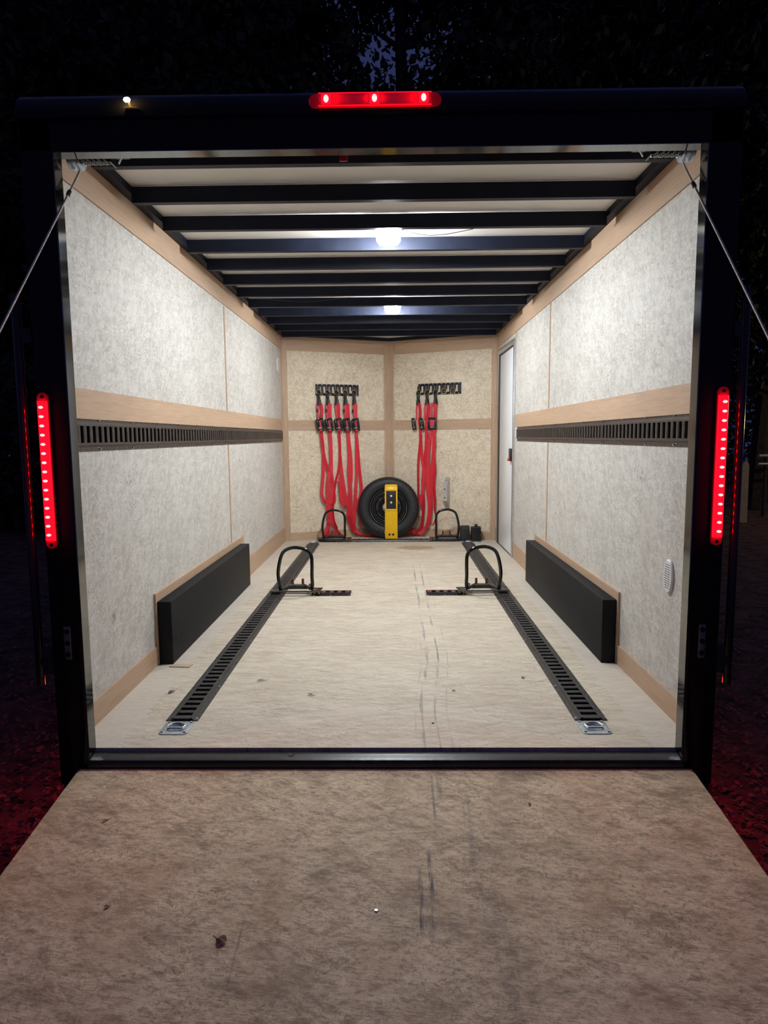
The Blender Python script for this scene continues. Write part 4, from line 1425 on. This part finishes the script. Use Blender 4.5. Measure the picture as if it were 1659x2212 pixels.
leaf(-0.30, -0.03, -0.0115, 0.022, 0.006, 0.3, 'dry leaf flake lying on the black sill')
o = MB().prism([(-0.965, 0.772, 0.0005), (-0.872, 0.765, 0.0005), (-0.866, 0.800, 0.0005), (-0.955, 0.806, 0.0005)], (0, 0, 0.004)).build('wood_offcut', M_card)
tag(o, 'thin plywood offcut on the deck at the near end of the left wheel well', 'offcut')
o = MB().cyl((0.172, 0.187, 0.0), (0.172, 0.187, 0.004), 0.006, 8, 0.004).build('screw', M_zinc)
tag(o, 'lone bright screw head in the deck near the sill', 'screw')

# ------------------------------------------------------------------ outside: ground, litter, trees
GZ = -0.40
mb = MB()
NX, NY = 56, 60
vs = []
for j in range(NY + 1):
    row = []
    for i in range(NX + 1):
        x = -14 + 28 * i / NX
        y = -5 + 35 * j / NY
        z = GZ + 0.02 * math.sin(x * 1.3 + 0.5) * math.cos(y * 1.1) + rnd.uniform(-0.012, 0.0)
        if y < 0.5 and abs(x) < 1.2:
            z = min(z, GZ - 0.006)
        row.append(mb.bm.verts.new((x, y, z)))
    vs.append(row)
for j in range(NY):
    for i in range(NX):
        mb.face([vs[j][i], vs[j][i + 1], vs[j + 1][i + 1], vs[j + 1][i]])
struct(mb.build('ground', M_ground, angle=80), 'dark leaf-strewn soil around the trailer', 'ground')
verts, faces = [], []
for k in range(22000):
    s = rnd.choice((-1, 1))
    x = s * (1.12 + abs(rnd.gauss(0, 1)) * 0.9)
    y = rnd.uniform(-1.2, 4.5) if rnd.random() < 0.85 else rnd.uniform(4.5, 11)
    sz = rnd.uniform(0.006, 0.019)
    a = rnd.uniform(0, 2 * PI)
    tx, ty_ = rnd.uniform(-.45, .45), rnd.uniform(-.45, .45)
    c = Vector((x, y, GZ + rnd.uniform(0.012, 0.024)))
    u = Vector((math.cos(a), math.sin(a), tx)) * sz
    v = Vector((-math.sin(a), math.cos(a), ty_)) * sz * 0.55
    b0 = len(verts)
    verts += [c - u, c + v, c + u, c - v]
    faces.append((b0, b0 + 1, b0 + 2, b0 + 3))
me = bpy.data.meshes.new('leaf_litter')
me.from_pydata([tuple(v) for v in verts], [], faces)
me.materials.append(M_litter)
o = bpy.data.objects.new('leaf_litter', me)
COL.objects.link(o)
tag(o, 'fallen dry leaves and bark chips on the soil, reddened by the tail lights and added red lamps', 'leaf litter', kind='stuff')


# openings in the leaf canopy where dusk sky shows: x, z, half sizes
GAPS = [(0.12, 7.15, 0.75, 0.9), (0.85, 7.3, 0.32, 0.36), (-6.05, 7.35, 0.68, 0.48), (-0.85, 8.3, 0.42, 0.8), (-2.35, 7.05, 0.42, 0.42), (-1.9, 8.2, .25, .25), (-4.6, 8.1, .3, .3), (2.6, 7.4, .4, .3), (-1.0, 6.75, .4, .35), (1.6, 7.9, .25, .25)]


def tree(x, y, hgt, crown, cz, dens, label, seed, lean=0.0, bare=False):
    r = random.Random(seed)
    t = thing('tree', label, 'tree', (x, y, GZ), group='trees behind the trailer')
    tr = MB()
    pts = [(x + lean * u + 0.12 * math.sin(3 * u + seed), y + 0.1 * math.cos(2 * u + seed), GZ + hgt * u) for u in [k / 8 for k in range(9)]]
    tr.tube(pts, [0.19 - 0.017 * k for k in range(9)], 8)
    tr.build('trunk', M_bark, t)
    br = MB()
    tips = []
    for k in range(22):
        u = r.uniform(0.42, 0.98)
        i = int(u * 8)
        p = Vector(pts[min(i, 8)])
        a = r.uniform(0, 2 * PI)
        ln = crown * r.uniform(0.5, 1.0)
        d = Vector((math.cos(a), math.sin(a) * 0.8, r.uniform(0.1, 0.7)))
        q = p + d * ln * 0.5 + Vector((0, 0, r.uniform(-.1, .25)))
        e = p + d * ln
        br.tube([p, q, e], [0.05, 0.03, 0.01], 5)
        tips += [q, e]
        for _ in range(2):
            d2 = Vector((r.uniform(-1, 1), r.uniform(-1, 1), r.uniform(-.3, .8))) * ln * 0.35
            br.tube([q, q + d2], [0.02, 0.006], 4)
            tips.append(q + d2)
    br.build('branches', M_bark, t)
    V, F = [], []
    n = int(dens)
    while n > 0:
        if r.random() < 0.8:
            c = Vector((x + lean * .7, y, cz)) + Vector((r.uniform(-1, 1), r.gauss(0, 0.35), r.uniform(-.9, .9))) * crown
        else:
            c = r.choice(tips) + Vector((r.gauss(0, .22), r.gauss(0, .22), r.gauss(0, .2)))
        n -= 1
        if any(((c.x - gx) / gr) ** 2 + ((c.z - gz) / gh) ** 2 < r.uniform(0.55, 1.15) for gx, gz, gr, gh in GAPS):
            continue
        sz = r.uniform(0.045, 0.105)
        u = Vector((r.uniform(-1, 1), r.uniform(-1, 1), r.uniform(-1, 1))).normalized() * sz
        v = u.orthogonal().normalized() * sz * 0.6
        b0 = len(V)
        V += [c - u, c + v, c + u, c - v]
        F.append((b0, b0 + 1, b0 + 2, b0 + 3))
    m = bpy.data.meshes.new('foliage')
    m.from_pydata([tuple(v) for v in V], [], F)
    m.materials.append(M_foliage)
    f = bpy.data.objects.new('foliage', m)
    COL.objects.link(f)
    f.parent = t
    f.matrix_parent_inverse = Matrix.Translation((x, y, GZ)).inverted()
    return t


trees = [
    (-7.9, 9.6, 10, 3.0, 6.8, 42000, 'dense dark tree at the outer left of the tree line behind the trailer'),
    (-4.6, 9.6, 11, 2.6, 7.2, 42000, 'dense dark tree rising behind the amber lamp'),
    (-1.9, 9.5, 12, 2.3, 7.6, 42000, 'tall dark tree behind the left half of the roof'),
    (0.25, 9.3, 10, 1.7, 7.6, 3000, 'thin open tree whose branches show against dusk sky above the marker bar'),
    (2.6, 9.5, 12, 2.5, 7.6, 42000, 'tall dark tree behind the right half of the roof'),
    (5.6, 9.7, 11, 2.6, 7.2, 42000, 'dense dark tree behind the right roof corner'),
    (-6.7, 10.6, 6.5, 2.3, 3.7, 30000, 'low dark tree filling the gap beyond the left lock rod'),
    (7.0, 10.6, 6.5, 2.4, 3.9, 30000, 'low dark tree filling the gap beyond the right lock rod'),
    (8.4, 9.8, 10, 3.2, 6.8, 42000, 'dense dark tree at the outer right of the tree line behind the trailer'),
]
for i, a in enumerate(trees):
    tree(a[0], a[1], a[2], a[3], a[4], a[5], a[6], 11 + i)
for i, (x, y, w, h, lab) in enumerate(((-5.9, 8.4, 1.9, 2.6, 'dark bush in the gap left of the rear post'), (-9.4, 10.0, 2.2, 2.8, 'dark bush farther out beyond the left lock rod'), (9.4, 17.5, 3.2, 3.4, 'dark bush behind the pale stake and rail'))):
    r = random.Random(70 + i)
    t = thing('bush', lab, 'bush', (x, y, GZ), group='bushes beyond the trailer')
    st = MB()
    V, F = [], []
    for k in range(9):
        a = r.uniform(0, 2 * PI)
        q = Vector((x + math.cos(a) * w * .6, y + math.sin(a) * w * .3, GZ + h * r.uniform(.5, .95)))
        st.tube([(x + math.cos(a) * .1, y + math.sin(a) * .1, GZ - 0.02), (x + math.cos(a) * w * .25, y, GZ + h * .35), q], [.03, .02, .006], 5)
    st.build('stems', M_bark, t)
    for k in range(12000):
        c = Vector((x + r.uniform(-1, 1) * w, y + r.gauss(0, .4), GZ + h * r.random() ** 0.8))
        if ((c.x - x) / w) ** 2 + max(0, (c.z - GZ - h * .5) / (h * .5)) ** 2 > r.uniform(.7, 1.1):
            continue
        sz = r.uniform(0.05, 0.12)
        u = Vector((r.uniform(-1, 1), r.uniform(-1, 1), r.uniform(-1, 1))).normalized() * sz
        v = u.orthogonal().normalized() * sz * 0.6
        b0 = len(V)
        V += [c - u, c + v, c + u, c - v]
        F.append((b0, b0 + 1, b0 + 2, b0 + 3))
    m = bpy.data.meshes.new('foliage')
    m.from_pydata([tuple(v) for v in V], [], F)
    m.materials.append(M_foliage)
    f = bpy.data.objects.new('foliage', m)
    COL.objects.link(f)
    f.parent = t
    f.matrix_parent_inverse = Matrix.Translation((x, y, GZ)).inverted()
# far right details
o = MB().prism([(5.55, 8.6, GZ), (5.69, 8.6, GZ), (5.68, 8.6, GZ + 0.92), (5.64, 8.6, GZ + 1.0), (5.56, 8.6, GZ + 0.93)], (0, 0.08, 0)).build('wooden_stake', M_stake)
tag(o, 'pale upright wooden stake in the dark beyond the right rear post', 'stake')
t = thing('metal_rail', 'low pale metal rail on posts in the dark beyond the stake', 'rail', (6.8, 9.4, GZ))
MB().tube([(6.25, 9.4, GZ + 1.04), (9.0, 9.7, GZ + 1.04)], 0.03, 8).build('top_rail', M_alu, t)
MB().tube([(6.25, 9.4, GZ + 0.90), (9.0, 9.7, GZ + 0.90)], 0.025, 8).build('lower_rail', M_alu, t)
for x in (6.4, 7.7, 8.9):
    MB().tube([(x, 9.42 + (x - 6.25) * .11, GZ - 0.02), (x, 9.42 + (x - 6.25) * .11, GZ + 1.02)], 0.03, 8).build('post', M_bark, t)
# yard lamp far to the right that lights that patch of ground
yl = bpy.data.lights.new('yard_lamp', 'POINT')
yl.energy = 75
yl.color = (1.0, 0.78, 0.36)
yl.shadow_soft_size = 0.08
yo = bpy.data.objects.new('yard_lamp', yl)
yo.location = (9.0, 6.8, 1.5)
COL.objects.link(yo)
# unseen red lamps added low on the trailer flanks to redden the ground
for s_ in (-1, 1):
    sl = bpy.data.lights.new('added_red_lamp', 'POINT')
    sl.energy = 2.0
    sl.color = (1.0, 0.03, 0.03)
    sl.shadow_soft_size = 0.02
    so = bpy.data.objects.new('added_red_lamp', sl)
    so.location = (s_ * 1.10, 0.30, 0.12)
    COL.objects.link(so)
